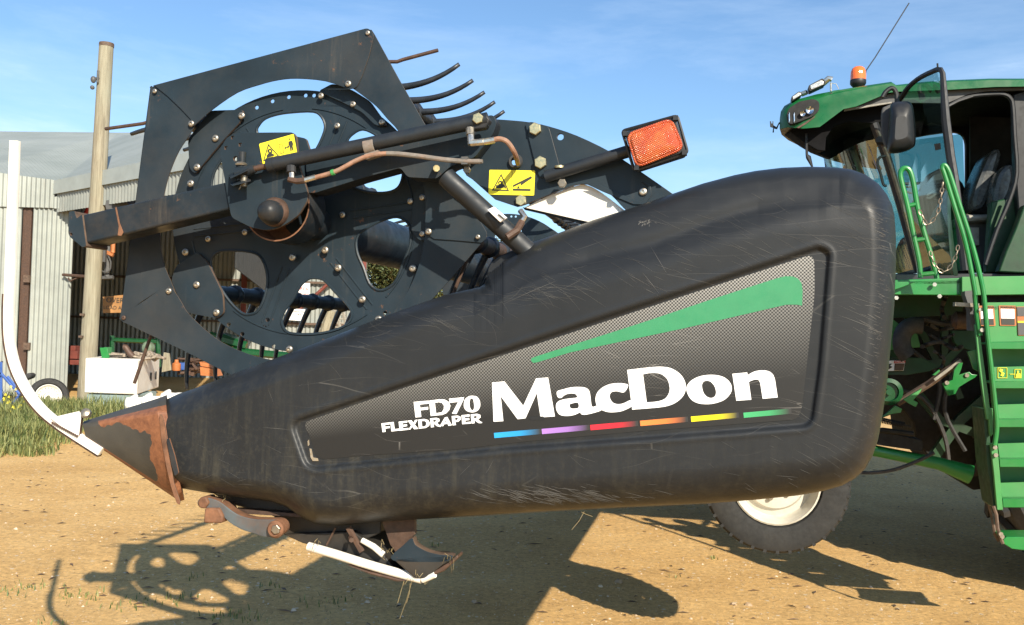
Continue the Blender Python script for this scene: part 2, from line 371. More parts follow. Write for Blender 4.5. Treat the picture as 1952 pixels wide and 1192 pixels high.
def mk_roof():
    m, nt, b = nodes('roof_iron'); v = mapping(nt)
    c = ramp(nt, noise(nt, v, .7, 8, .65), [(.35, (.21, .235, .22)), (.65, (.27, .295, .28))]).outputs[0]
    w = N(nt, 'ShaderNodeTexWave', wave_type='BANDS', bands_direction='X'); w.inputs['Scale'].default_value = 4.1; w.inputs['Distortion'].default_value = 0
    nt.links.new(mapping(nt, rot=(0, 0, rad(-40))), w.inputs[0])
    nt.links.new(c, b.inputs['Base Color']); b.inputs['Roughness'].default_value = .6; bump(nt, b, w.outputs[0], .25, .03); return m
M['roof'] = mk_roof()
def mk_nose():
    m, nt, b = nodes('worn_divider_steel'); v = mapping(nt); s = N(nt, 'ShaderNodeSeparateXYZ'); nt.links.new(v, s.inputs[0])
    A = HF.P(171, 801, .05); 
    n = noise(nt, v, 14, 8, .7)
    def zline(p0, p1, w):
        P0, P1 = HF.P(*p0, w), HF.P(*p1, w)
        return math_(nt, 'ADD', math_(nt, 'MULTIPLY', math_(nt, 'SUBTRACT', s.outputs[0], P0.x), (P1.z - P0.z) / (P1.x - P0.x)), P0.z)
    j1 = math_(nt, 'MULTIPLY', math_(nt, 'SUBTRACT', noise(nt, v, 9, 3), .5), .11); j2 = math_(nt, 'MULTIPLY', math_(nt, 'SUBTRACT', n, .5), .03)
    zz = math_(nt, 'ADD', s.outputs[2], math_(nt, 'ADD', j1, j2))
    f1 = math_(nt, 'MULTIPLY', math_(nt, 'GREATER_THAN', zz, zline((171, 809), (300, 822), .03)), math_(nt, 'LESS_THAN', s.outputs[2], zline((171, 805), (300, 775), .03)))  # rust cut at the ridge; top facet's shade is put into the colour
    Q0, Q1 = HF.P(301, 800, .02), HF.P(279, 915, .02)
    xl_ = math_(nt, 'ADD', math_(nt, 'MULTIPLY', math_(nt, 'SUBTRACT', s.outputs[2], Q0.z), (Q1.x - Q0.x) / (Q1.z - Q0.z)), Q0.x)
    f2 = math_(nt, 'GREATER_THAN', math_(nt, 'ADD', s.outputs[0], math_(nt, 'ADD', j1, j2)), xl_)
    f2 = math_(nt, 'MULTIPLY', f2, math_(nt, 'LESS_THAN', s.outputs[2], zline((171, 805), (300, 775), .03)))
    f3 = math_(nt, 'LESS_THAN', s.outputs[2], zline((188, 846), (343, 948), .06)); f2 = math_(nt, 'ADD', f2, f3, True)
    f = math_(nt, 'ADD', f1, f2, True)
    r = ramp(nt, noise(nt, v, 60, 6, .7), [(.3, (.12, .045, .022)), (.7, (.27, .11, .05))]).outputs[0]
    k = ramp(nt, noise(nt, v, 10, 6), [(.3, (.03, .03, .028)), (.7, (.06, .055, .045))]).outputs[0]
    nt.links.new(mixc(nt, f, k, r), b.inputs['Base Color']); b.inputs['Roughness'].default_value = .6; bump(nt, b, noise(nt, v, 150, 5), .25, .002); return m
M['nose'] = mk_nose()
def mk_ground():
    m, nt, b = nodes('sandy_gravel'); v = mapping(nt)
    c = ramp(nt, noise(nt, v, .8, 9, .7), [(.3, (.47, .285, .11)), (.5, (.59, .37, .148)), (.72, (.67, .445, .195))]).outputs[0]
    f = ramp(nt, noise(nt, v, 26, 8, .8), [(.33, (.62,) * 3), (.5, (.95,) * 3), (.66, (1.25, 1.23, 1.18))]).outputs[0]
    c = mixc(nt, 1.0, c, f, 'MULTIPLY')
    vo = N(nt, 'ShaderNodeTexVoronoi'); vo.inputs['Scale'].default_value = 55; nt.links.new(v, vo.inputs['Vector'])
    st = math_(nt, 'LESS_THAN', vo.outputs['Distance'], .22); sel = N(nt, 'ShaderNodeSeparateColor'); nt.links.new(vo.outputs['Color'], sel.inputs[0])
    s1 = math_(nt, 'MULTIPLY', st, math_(nt, 'GREATER_THAN', sel.outputs[0], .80)); c = mixc(nt, s1, c, (.70, .56, .36))
    s2 = math_(nt, 'MULTIPLY', st, math_(nt, 'LESS_THAN', sel.outputs[0], .14)); c = mixc(nt, s2, c, (.14, .085, .05))
    vo2 = N(nt, 'ShaderNodeTexVoronoi'); vo2.inputs['Scale'].default_value = 17; nt.links.new(v, vo2.inputs['Vector'])
    sel2 = N(nt, 'ShaderNodeSeparateColor'); nt.links.new(vo2.outputs['Color'], sel2.inputs[0])
    s3 = math_(nt, 'MULTIPLY', math_(nt, 'LESS_THAN', vo2.outputs['Distance'], .2), math_(nt, 'GREATER_THAN', sel2.outputs[1], .82)); c = mixc(nt, s3, c, (.62, .5, .34))
    nt.links.new(c, b.inputs['Base Color']); b.inputs['Roughness'].default_value = .95; b.inputs['Specular IOR Level'].default_value = .15
    h = math_(nt, 'ADD', noise(nt, v, 26, 9, .8), math_(nt, 'MULTIPLY', math_(nt, 'ADD', s1, s3, True), .4))
    h = math_(nt, 'ADD', h, math_(nt, 'MULTIPLY', noise(nt, v, 3, 5), 2.0))
    bump(nt, b, h, .6, .02); return m
M['ground'] = mk_ground()
def mk_leaf(name, a, b_, tr=.3):
    m, nt, b = nodes(name); oi = N(nt, 'ShaderNodeNewGeometry'); c = ramp(nt, oi.outputs['Random Per Island'], [(0, a), (1, b_)]).outputs[0]
    nt.links.new(c, b.inputs['Base Color']); b.inputs['Roughness'].default_value = .65
    return m
M['grass'] = mk_leaf('grass_blades', (.05, .085, .02), (.25, .25, .085))
M['grassd'] = mk_leaf('dry_stems', (.20, .15, .07), (.32, .25, .12))
M['leafa'] = mk_leaf('gum_leaves', (.05, .075, .025), (.15, .16, .06))
M['flower'] = flat('yellow_petals', (.8, .68, .05))
M['pebble'] = mk_leaf('pebbles', (.30, .20, .11), (.62, .5, .36))
M['twig'] = mk_leaf('dark_bark', (.06, .04, .025), (.15, .09, .05))
# ------------------------------------------------------------------ world and sun
SUN = Vector((.675, -1.57, 1.0)).normalized()
EL = math.asin(SUN.z); AZ = math.atan2(SUN.x, SUN.y)
wd = bpy.data.worlds.new('World'); SC.world = wd; wd.use_nodes = True; nt = wd.node_tree
bg = nt.nodes['Background']; sky = N(nt, 'ShaderNodeTexSky', sky_type='NISHITA'); sky.sun_disc = False; sky.sun_elevation = EL; sky.sun_rotation = AZ
sky.air_density = 1.0; sky.dust_density = .6; sky.ozone_density = 2.5
tc = N(nt, 'ShaderNodeTexCoord'); mp = N(nt, 'ShaderNodeMapping'); mp.inputs['Rotation'].default_value = (rad(8), rad(-28), rad(10)); mp.inputs['Scale'].default_value = (1.3, 1.0, 6.0)
nt.links.new(tc.outputs['Generated'], mp.inputs[0])
cl = ramp(nt, noise(nt, mp.outputs[0], 1.7, 9, .62, .25), [(.46, (0, 0, 0)), (.60, (.14,) * 3), (.76, (.5,) * 3)]).outputs[0]
sz = N(nt, 'ShaderNodeSeparateXYZ'); nt.links.new(tc.outputs['Generated'], sz.inputs[0])
low = ramp(nt, sz.outputs[2], [(0, (.16,) * 3), (.20, (.07,) * 3), (.5, (0, 0, 0))]).outputs[0]
cf = math_(nt, 'ADD', cl, low, True)
skyb = mixc(nt, 1.0, sky.outputs[0], (.78, .98, 1.10), 'MULTIPLY')
skyc = mixc(nt, cf, skyb, (6.6, 7.8, 9.2))
nt.links.new(skyc, bg.inputs[0]); bg.inputs[1].default_value = .08
sl = bpy.data.lights.new('sun', 'SUN'); sl.energy = 4.2; sl.angle = rad(.55); sl.color = (1, .90, .74)
so = bpy.data.objects.new('sun', sl); COL.objects.link(so); so.rotation_euler = SUN.to_track_quat('Z', 'Y').to_euler(); so.location = SUN * 30
SC.view_settings.view_transform = 'Standard'; SC.view_settings.look = 'None'; SC.view_settings.gamma = 1; SC.view_settings.exposure = 1.0
SC.render.resolution_x = 1024; SC.render.resolution_y = 625; SC.render.engine = 'CYCLES'; SC.cycles.samples = 64
SC.cycles.transparent_max_bounces = 16
# ================================================================== HEADER
hd = tag(empty('harvester_header', HF.loc, -TH), 'black draper harvesting header raised off the ground, with pentagon reel and lettered end shield', 'harvester header')
BE = [M['black'], M['edge']]
def hp(px, py, w): return HF.P(px, py, w)
# ---- end shield
TOP = [(303, 772), (320, 760), (340, 751), (370, 741), (420, 722), (520, 685), (600, 655), (720, 608), (800, 579), (850, 562), (890, 553), (914, 548), (923, 542), (928, 528), (931, 512), (937, 500), (950, 490), (975, 478), (1010, 464), (1050, 450), (1130, 420), (1206, 396), (1287, 368), (1340, 350), (1400, 334), (1440, 326), (1490, 320), (1540, 318), (1590, 319), (1622, 323), (1650, 333), (1674, 350), (1690, 370), (1700, 390), (1705, 410), (1708, 450), (1708, 500)]
BOT = [(303, 920), (345, 931), (385, 938), (430, 945), (480, 951), (518, 957), (545, 966), (565, 980), (582, 991), (600, 999), (640, 1002), (740, 994), (900, 984), (1060, 974), (1200, 967), (1350, 960), (1440, 953), (1520, 945), (1570, 936), (1605, 926), (1630, 912), (1650, 893), (1664, 868), (1674, 838), (1682, 795), (1690, 740), (1699, 650), (1705, 580), (1708, 500)]
TX, TY = np.array(TOP).T; BXx, BY = np.array(BOT).T
PANEL = rounded([(551, 803), (1120, 612), (1562, 468), (1584, 480), (1566, 700), (1550, 815), (1200, 842), (960, 860), (584, 898)], 24, 5)
FLOOR = .011
def seg_dist(px, py, poly, closed=False):
    d = np.full(px.shape, 1e9); n = len(poly)
    for i in range(n if closed else n - 1):
        ax, ay = poly[i]; bx, by = poly[(i + 1) % n]; vx, vy = bx - ax, by - ay
        t = np.clip(((px - ax) * vx + (py - ay) * vy) / (vx * vx + vy * vy + 1e-9), 0, 1)
        d = np.minimum(d, np.hypot(px - ax - t * vx, py - ay - t * vy))
    return d
def inside(px, py, poly):
    r = np.zeros(px.shape, bool); n = len(poly)
    for i in range(n):
        x1, y1 = poly[i]; x2, y2 = poly[(i + 1) % n]
        c = (y1 > py) != (y2 > py)
        r ^= c & (px < (x2 - x1) * (py - y1) / (y2 - y1 + 1e-12) + x1)
    return r
def sstep(x): x = np.clip(x, 0, 1); return x * x * (3 - 2 * x)
def shield():
    ns, nv = 460, 190
    s = np.linspace(0, 1, ns); xs = 303 + 1405 * (1 - (1 - s) ** 1.5)
    xs = np.unique(np.concatenate([xs, np.linspace(905, 960, 34)])); ns = len(xs)
    tt = np.interp(xs, TX, TY); shear = 30 * np.clip(1 - (xs - 303) / 60, 0, 1) ** 2
    bb = np.interp(xs + shear * .9, BXx, BY)
    v = np.linspace(0, 1, nv)[None, :]; PX = xs[:, None] + shear[:, None] * v + 0 * v; PY = tt[:, None] * (1 - v) + bb[:, None] * v
    topl = list(zip(xs, tt)); TV = [p for p in TOP if p[0] <= 1622] + [(1680, 343), (1760, 385)]; TT = [p for p in TOP if p[0] >= 1650]
    dt = seg_dist(PX, PY, TV); db = np.minimum(seg_dist(PX, PY, BOT), seg_dist(PX, PY, TT))
    VX = [303, 600, 720, 800, 850, 880, 905, 930, 955, 980, 1010, 1050]; VY = [772, 655, 608, 579, 563, 552, 540, 524, 506, 489, 468, 450]
    vt = np.interp(xs, VX, VY); ker = np.hanning(31); ker /= ker.sum(); vt = np.where((xs > 800) & (xs < 1040), np.convolve(np.pad(vt, 15, 'edge'), ker, 'valid'), vt)
    near = sstep((PX - 800) / 80) * sstep((1070 - PX) / 110); dv_ = np.clip((PY - vt[:, None]) * .93, 0, 400)
    dt = near * np.minimum(dv_, dt * 1.7) + (1 - near) * dt
    wtop = np.interp(PX, [303, 840, 1000, 1250, 1560, 1660, 1708], [42, 48, 66, 92, 80, 60, 50])
    k = np.interp(PX, [303, 820, 1000, 1600, 1690], [1, 1, .42, .5, 1])   # share of the rise taken by the quick edge rounding
    def rnd(d, r): q = np.clip(d / r, 0, 1); return np.sqrt(np.clip(1 - (1 - q) ** 2, 0, 1))
    gt = k * rnd(dt, np.interp(PX, [820, 1000], [46, 24])) + (1 - k) * (.88 * np.clip(dt / wtop, 0, 1) + .12 * sstep((dt - wtop * .8) / 60))
    rb = np.interp(PX, [303, 560, 700, 1500, 1640, 1700], [34, 40, 60, 72, 50, 46])
    gb = rnd(db, rb)
    hgt = .125 * gt * gb * np.interp(PX, [303, 520], [.8, 1])
    ins = inside(PX, PY, PANEL); dp = seg_dist(PX, PY, PANEL, True); sd = np.where(ins, dp, -dp)
    hgt -= .017 * np.exp(-((dt - wtop * .90) / 21) ** 2) * np.clip((PX - 960) / 160, 0, 1) * np.clip((1575 - PX) / 130, 0, 1)
    w = .125 - hgt
    f = sstep((sd + 1) / 9)
    w = w * (1 - f) + FLOOR * f
    w -= .0012 * np.exp(-((sd + 6) / 4) ** 2)
    co = []
    R = np.array(RM); rx = (PX - W / 2) / FPX; ry = (H / 2 - PY) / FPX
    d = np.stack([rx, ry, -np.ones_like(rx)], -1) @ R.T
    ax = np.array(AX); bx = np.array(BX); o = np.array(O); c = np.array(CAM)
    t = (w - (c - o) @ ax) / (d @ ax); Pw = c + d * t[..., None] - o
    co = np.stack([Pw @ bx, Pw @ ax, Pw[..., 2]], -1).reshape(-1, 3)
    n = ns * nv; faces = [(i * nv + j, i * nv + j + 1, (i + 1) * nv + j + 1, (i + 1) * nv + j) for i in range(ns - 1) for j in range(nv - 1)]
    # back shell
    bt = [tuple(co[i * nv] + np.array([0, .045, 0])) for i in range(ns)]; bo = [tuple(co[i * nv + nv - 1] + np.array([0, .045, 0])) for i in range(ns)]
    vs = [tuple(q) for q in co] + bt + bo
    for i in range(ns - 1):
        faces += [(i * nv, (i + 1) * nv, n + i + 1, n + i), (i * nv + nv - 1, n + ns + i, n + ns + i + 1, (i + 1) * nv + nv - 1), (n + i, n + i + 1, n + ns + i + 1, n + ns + i)]
    faces += [tuple([j for j in range(nv)][::-1] + [n, n + ns][:0])] if False else [(0, n, n + ns, nv - 1)]
    # wear: fine scratches and scuffs lying on the moulded surface, part of the same mesh
    rs = random.Random(5); nbase = len(faces); Wg = w
    def wat(x, y):
        i = int(np.clip(np.searchsorted(xs, x), 1, ns - 1)); vv = (y - tt[i]) / max(bb[i] - tt[i], 1e-3)
        if not (.015 < vv < .985): return None
        j = vv * (nv - 1); j0 = int(j); q_ = j - j0; r_ = (x - xs[i - 1]) / (xs[i] - xs[i - 1])
        return float((Wg[i - 1, j0] * (1 - q_) + Wg[i - 1, j0 + 1] * q_) * (1 - r_) + (Wg[i, j0] * (1 - q_) + Wg[i, j0 + 1] * q_) * r_)
    def scr(x, y, ang, L, wd_, curv=0, wob=.6):
        n_ = max(3, int(L / 9)); st = L / n_; prev = None; k0 = len(vs)
        pts = []
        for k in range(n_ + 1):
            q_ = wat(x, y)
            if q_ is None or (x < 1560 and x > 560 and bool(inside(np.array([x]), np.array([y]), PANEL)[0])): break
            pts.append((x, y, q_ - .0006)); ang += curv * st + rs.gauss(0, .02 * wob); x += math.cos(ang) * st; y += math.sin(ang) * st
        if len(pts) < 3: return
        for k, (x_, y_, q_) in enumerate(pts):
            h_ = wd_ * .30 * math.sin(math.pi * (k + .35) / (len(pts) - .3)) + .04; nx_, ny_ = -math.sin(ang) * h_, math.cos(ang) * h_
            vs.append(tuple(HF.P(x_ + nx_, y_ + ny_, q_))); vs.append(tuple(HF.P(x_ - nx_, y_ - ny_, q_)))
        for k in range(len(pts) - 1): faces.append((k0 + 2 * k, k0 + 2 * k + 1, k0 + 2 * k + 3, k0 + 2 * k + 2))
    for _ in range(130):      # rear part, raked downwards
        x = 1708 - abs(rs.gauss(0, 150)); y = rs.uniform(340, 930); scr(x - 60, y, rs.gauss(.42, .07), rs.choice((16, 24, 40, 70, 120)) * rs.uniform(.6, 1.2), rs.uniform(.5, 1.0), rs.uniform(-.001, .003))
    for _ in range(150):      # nicks on the rear corner
        y = rs.uniform(400, 905); scr(1672 - max(0, y - 600) * .06 + rs.gauss(0, 11), y, rs.gauss(.38, .14), rs.uniform(8, 30), rs.uniform(.8, 2.0))
    for _ in range(120): scr(rs.uniform(960, 1620), rs.uniform(400, 560), rs.gauss(.45, .12), rs.uniform(10, 80), rs.uniform(.4, .8))
    for _ in range(95):      # swirl on the forward shoulder
        x = rs.uniform(650, 1080); scr(x, 600 + (760 - x) * .22 + rs.gauss(10, 16), rs.gauss(.15, .25), rs.uniform(15, 80), rs.uniform(.35, .7), rs.gauss(0, .006))
    for _ in range(170):      # scuffed underside edge
        x = rs.gauss(1060, 75); scr(x, 938 + (x - 1060) * .06 + rs.gauss(6, 9), rs.gauss(.28, .12), rs.uniform(8, 50), rs.uniform(.5, 1.2))
    for _ in range(50): scr(rs.uniform(340, 1640), rs.uniform(820, 985), rs.gauss(.3, .2), rs.uniform(8, 45), rs.uniform(.4, .8))
    for _ in range(50): scr(rs.uniform(340, 950), rs.uniform(640, 930), rs.gauss(.3, .8), rs.uniform(8, 40), rs.uniform(.4, .8), rs.gauss(0, .01))
    for x, y, a_, L in ((533, 917, .22, 56), (425, 868, -1.0, 14), (1240, 470, 1.0, 60), (1225, 520, .9, 70), (1595, 600, .3, 90), (1600, 700, .45, 110), (1580, 770, .3, 120), (1440, 470, .4, 140), (1230, 1010, 0, 5), (960, 580, -.5, 110), (1570, 640, .5, 130), (500, 815, .05, 90)): scr(x, y, a_, L, 1.3, .001)
    for _ in range(26):
        x, y = 1230 + rs.gauss(0, 7), 423 + rs.gauss(0, 3); scr(x, y, rs.uniform(0, 3), 5, 2.2)
    me = bpy.data.meshes.new('end_shield'); me.from_pydata(vs, [], faces); me.update()
    nsc = len(faces) - nbase
    o_ = link('end_shield', me, [M['shield'], M['scratch']], hd, 0, 0); me.polygons.foreach_set('material_index', [0] * nbase + [1] * nsc); me.polygons.foreach_set('use_smooth', [True] * len(me.polygons))
    return o_
sh = shield()
DW = FLOOR - .0015
DEC = rounded([(577, 806), (680, 771), (763, 742), (1000, 664), (1200, 598), (1400, 533), (1552, 484), (1553, 560), (1529, 777), (1520, 800), (1200, 824), (1000, 842), (860, 858), (700, 868), (604, 877), (592, 835)], 18, 4)
dec = plate('decal_panel', HF, DEC, [], DW, .0012, mk_decal(HF), sh, 0)
LA = lambda p: z2(p, 6.971, 930, 680)
LB = lambda p: z2(p, 6.297, 1190, 680)
LC = lambda p: z2(p, 8.873, 710, 740)
def glyph(outer, holes, k, sm=True, nm='letter', m=None): return plate(nm, HF, crom(outer, 4) if sm else outer, [crom(h, 4) if sm else h for h in holes], DW - .0008 - .0002 * (k % 2), .0007, m or M['letter'], sh, 0)
glyph(LA([(55, 345), (220, 330), (470, 655), (640, 290), (800, 278), (890, 795), (700, 808), (650, 485), (500, 820), (395, 832), (170, 525), (205, 858), (75, 865)]), [], 0, False)
glyph(LA([(918, 465), (1000, 435), (1100, 410), (1200, 403), (1290, 412), (1340, 445), (1358, 500), (1370, 600), (1380, 655), (1400, 668), (1455, 655), (1510, 710), (1400, 750), (1300, 772), (1245, 768), (1222, 745), (1150, 775), (1050, 790), (960, 775), (915, 720), (905, 650), (930, 600), (1000, 570), (1100, 555), (1185, 543), (1172, 505), (1140, 492), (1080, 492), (1020, 512), (975, 548), (930, 540)]), [LA([(1085, 640), (1110, 625), (1195, 612), (1203, 680), (1130, 692), (1095, 680)])], 1)
glyph(LA([(1865, 385), (1820, 360), (1740, 353), (1640, 362), (1540, 400), (1460, 470), (1430, 560), (1450, 655), (1510, 708), (1600, 738), (1700, 738), (1800, 718), (1915, 655), (1900, 580), (1800, 622), (1720, 632), (1660, 610), (1625, 560), (1620, 510), (1650, 470), (1720, 462), (1810, 475)]), [], 2)
def dd(p, a, b):  # keep straight corners of a D: smooth only the bowl
    return p[:a] + crom(p[a - 1:b + 1], 4, False)[1:-1] + p[b:]
glyph(dd(LB([(35, 160), (200, 140), (350, 125), (450, 122), (560, 140), (660, 200), (720, 280), (740, 370), (715, 460), (650, 530), (560, 580), (420, 610), (95, 637)]), 2, 12), [dd(LB([(225, 212), (300, 198), (390, 198), (460, 220), (520, 280), (545, 370), (535, 440), (490, 505), (400, 538), (270, 550)]), 2, 9)], 1, False)
glyph(LB([(745, 390), (780, 310), (860, 255), (960, 225), (1080, 220), (1190, 245), (1265, 305), (1292, 380), (1270, 450), (1200, 520), (1090, 560), (980, 572), (870, 555), (790, 500)]), [LB([(932, 350), (950, 305), (990, 290), (1040, 305), (1085, 360), (1102, 430), (1085, 480), (1040, 497), (990, 480), (950, 430)])], 0)
nn_ = LB([(1297, 207), (1475, 190), (1482, 222), (1560, 180), (1650, 165), (1730, 175), (1785, 215), (1810, 280), (1842, 490), (1662, 507), (1632, 320), (1615, 285), (1580, 275), (1530, 288), (1495, 305), (1525, 518), (1345, 530)])
glyph(nn_[:3] + crom(nn_[2:8], 4, False)[1:] + nn_[8:10] + crom(nn_[10:15], 3, False) + nn_[15:], [], 1, False)
FD = [([(697, 235), (950, 213), (957, 262), (800, 280), (807, 335), (940, 318), (943, 362), (812, 378), (825, 488), (728, 498)], [], 0),
 ([(957, 214), (1130, 190), (1220, 195), (1290, 235), (1318, 300), (1300, 370), (1250, 425), (1180, 455), (985, 472)], [[(1055, 250), (1120, 240), (1175, 250), (1210, 300), (1205, 360), (1170, 410), (1075, 425)]], 0),
 ([(1295, 180), (1550, 155), (1540, 200), (1420, 440), (1345, 432), (1450, 235), (1305, 250)], [], 0),
 ([(1545, 290), (1560, 200), (1620, 145), (1690, 130), (1770, 150), (1815, 220), (1820, 310), (1780, 380), (1700, 412), (1610, 395), (1560, 350)], [[(1640, 260), (1650, 195), (1672, 175), (1700, 190), (1718, 270), (1718, 340), (1700, 375), (1675, 370), (1650, 330)]], 1),
 ([(150, 598), (298, 580), (300, 612), (210, 625), (213, 655), (292, 645), (295, 675), (215, 687), (222, 740), (170, 747)], [], 0),
 ([(303, 580), (358, 573), (375, 695), (452, 685), (458, 718), (320, 735)], [], 0),
 ([(443, 570), (586, 552), (590, 582), (505, 595), (508, 622), (582, 612), (586, 645), (512, 655), (518, 685), (608, 674), (604, 705), (460, 722)], [], 0),
 ([(592, 552), (660, 545), (690, 590), (720, 540), (765, 533), (715, 620), (776, 690), (705, 697), (675, 655), (640, 700), (608, 704), (655, 630)], [], 0),
 ([(772, 535), (870, 522), (940, 540), (968, 590), (958, 640), (900, 675), (785, 688)], [[(830, 560), (880, 555), (910, 580), (908, 630), (880, 650), (840, 655)]], 0),
 ([(973, 515), (1080, 502), (1130, 520), (1135, 560), (1090, 590), (1135, 628), (1160, 634), (1150, 657), (1090, 645), (1035, 600), (1040, 660), (990, 667)], [[(1025, 540), (1065, 535), (1080, 550), (1065, 570), (1030, 575)]], 0),
 ([(1140, 640), (1225, 495), (1265, 488), (1342, 630), (1285, 640), (1270, 605), (1212, 612), (1195, 645)], [[(1225, 580), (1240, 545), (1258, 575)]], 0),
 ([(1340, 475), (1440, 465), (1490, 485), (1495, 530), (1450, 570), (1400, 575), (1412, 625), (1355, 632)], [[(1395, 505), (1435, 500), (1448, 520), (1430, 540), (1400, 543)]], 0),
 ([(1505, 460), (1640, 445), (1645, 480), (1560, 490), (1563, 515), (1635, 507), (1640, 540), (1567, 550), (1572, 578), (1662, 568), (1665, 600), (1518, 612)], [], 0),
 ([(1662, 445), (1770, 435), (1825, 455), (1828, 500), (1785, 530), (1830, 570), (1855, 575), (1850, 592), (1800, 595), (1760, 570), (1722, 540), (1728, 595), (1675, 600)], [[(1712, 478), (1755, 470), (1770, 490), (1755, 508), (1717, 512)]], 0)]
for i, (o_, h_, s_) in enumerate(FD): glyph(LC(o_), [LC(h) for h in h_], i, bool(s_))
glyph([(1012, 688), (1013, 683), (1024, 679), (1090, 658), (1172, 632), (1240, 610), (1350, 573), (1430, 547), (1480, 531), (1496, 527), (1510, 527), (1521, 531), (1528, 540), (1530, 555), (1529, 583), (1519, 581), (1499, 581), (1400, 604), (1300, 627), (1200, 648), (1087, 672), (1024, 691), (1016, 692)], [], 0, False, 'swoosh', M['swoosh'])
for (x, y, c, nm) in ((941.5, 825.6, (.02, .32, .70), 'blue'), (1032.5, 818, (.36, .18, .55), 'purple'), (1125, 810.5, (.68, .02, .04), 'red'), (1220, 802.5, (.82, .22, .05), 'orange'), (1317, 794.5, (.85, .72, .01), 'yellow'), (1417, 787, (.05, .36, .14), 'green')):
    a = hp(x, y, DW).x; b = hp(x + 91, y, DW).x
    st = plate('colour_bar', HF, [(x, y), (x + 91, y - 8), (x + 92, y + 2), (x + 1, y + 9.8)], [], DW - .0008, .0007, mk_fade('bar_' + nm, c, a, b), sh, 0)
# torn corner and chipped edge of the decal
for pts in ([(590, 855), (594, 856), (597, 872), (606, 874), (607, 879), (596, 879), (592, 872)], [(586, 842), (589, 838), (590, 848), (587, 851)], [(1007, 797), (1014, 794), (1035, 794), (1040, 797), (1036, 801), (1012, 801)]):
    plate('chipped_patch', HF, pts, [], DW - .0012, .0009, M['zinc'] if pts[0][0] < 900 else M['shield'], sh, 0)
# ---- divider nose
nz = MB()
def ring(a): return [hp(*q) for q in a]
r0 = ring([(160, 803, .12), (158, 806, .07), (158, 812, .055), (163, 832, .055), (185, 850, .075), (190, 851, .12)])
r1 = ring([(303, 758, .12), (300, 768, .06), (300, 786, .012), (318, 880, .008), (336, 945, .06), (343, 957, .12)])
r2 = ring([(318, 752, .12), (316, 764, .06), (318, 786, .03), (334, 880, .03), (346, 935, .06), (352, 955, .12)])
for a, b in ((r0, r1), (r1, r2)):
    k = len(nz.v); nz.add(a + b, [(i, (i + 1) % 6, 6 + (i + 1) % 6, 6 + i) for i in range(6)])
nz.add(r0, [(5, 4, 3, 2, 1, 0)]); nz.add(r2, [(0, 1, 2, 3, 4, 5)])
nose = nz.build('divider_nose', M['nose'], hd, .006, 30)
plate('rear_flange', HF, crom([(304, 790), (311, 800), (316, 830), (325, 880), (331, 920), (343, 956), (337, 960), (325, 925), (315, 880), (307, 835)], 2), [], .003, .004, [M['rust'], M['edge']], nose)
plate('wear_strip', HF, rounded([(317, 838), (322, 835), (333, 870), (340, 902), (333, 908), (326, 885)], 3), [], -.006, .006, [M['black2'], M['rust']], nose)
mb = MB(); mb.tube([hp(166, 795, .06), hp(164, 783, .055)], .011, 12); mb.lathe([(.012, 0), (.015, .004), (.013, .014), (.004, .018)], hp(165, 790, .05), (.3, -.8, .5), 12); mb.build('nose_bolt', M['boltd'], nose)
# ---- divider rod
def offset_strip(path, wl, wr):
    L, R_ = [], []
    for i, p in enumerate(path):
        a = path[max(i - 1, 0)]; b = path[min(i + 1, len(path) - 1)]; dx, dy = b[0] - a[0], b[1] - a[1]; l = math.hypot(dx, dy); nx, ny = -dy / l, dx / l
        L.append((p[0] + nx * wl, p[1] + ny * wl)); R_.append((p[0] - nx * wr, p[1] - ny * wr))
    return L + R_[::-1]
rp = crom([(25, 268), (20, 400), (15, 540), (13, 600), (15, 650), (26, 700), (48, 745), (75, 780), (105, 806), (140, 830), (190, 862)], 4, False)
wr = 8
rod = plate('divider_rod', HF, offset_strip(rp, 7.5, 8.5), [], .05, .014, [M['whiter'], M['whiter']], hd, .001)
plate('rusty_edge_strip', HF, offset_strip(rp[9:], 11, -6.4), [], .056, .02, [M['brown'], M['brown']], rod)
plate('gusset', HF, rounded([(95, 797), (151, 784), (155, 790), (150, 832), (122, 818)], 3), [], .045, .012, [M['whiter'], M['brown']], rod)
mb = MB()
for t in range(14): p = (100 + t * 3.6, 806 + t * 1.95); mb.ball(hp(p[0], p[1], .043), .0035, 8)
mb.build('weld_bead', M['brown'], rod)
# ---- reel -------------------------------------------------------
WPN, WDI = .26, .31
reel = MB()
def along(px, py, w0, w1): a = hp(px, py, w0); return [a, a + Vector((0, w1 - w0, 0))]
HUB = (572, 418)
reel.tube(along(HUB[0], HUB[1], .36, 8.6), .088, 28); reel.tube(along(HUB[0], HUB[1], .2, .37), .05, 16)
reel = reel.build('reel', M['black2'], hd)
DC = (577, 422); hh = []
Z1c = lambda p: z2(p, 3.406, 200, 30); Z2c = lambda p: z2(p, 3.406, 600, 30); Z3c = lambda p: z2(p, 3.406, 100, 330); Z4c = lambda p: z2(p, 3.406, 550, 330)
hole1 = crom([(490, 252), (494, 238), (506, 226), (530, 218), (560, 214), (597, 213), (613, 223), (620, 243), (612, 268), (600, 290), (580, 318), (556, 330), (530, 318), (505, 285)], 3)
hole2 = crom([(661, 272), (672, 256), (691, 247), (714, 256), (737, 274), (757, 300), (768, 326), (764, 350), (752, 363), (730, 368), (700, 366), (676, 358), (664, 345), (656, 315)], 3)
hole3 = crom([(679, 462), (685, 446), (703, 433), (730, 420), (757, 414), (777, 425), (783, 445), (781, 470), (767, 506), (755, 535), (738, 550), (720, 553), (704, 540), (693, 510), (682, 485)], 3)
hole4 = crom([(588, 532), (600, 530), (617, 534), (637, 555), (661, 580), (671, 596), (667, 612), (653, 624), (630, 632), (600, 637), (565, 637), (546, 632), (537, 615), (540, 597), (558, 572), (573, 545)], 3)
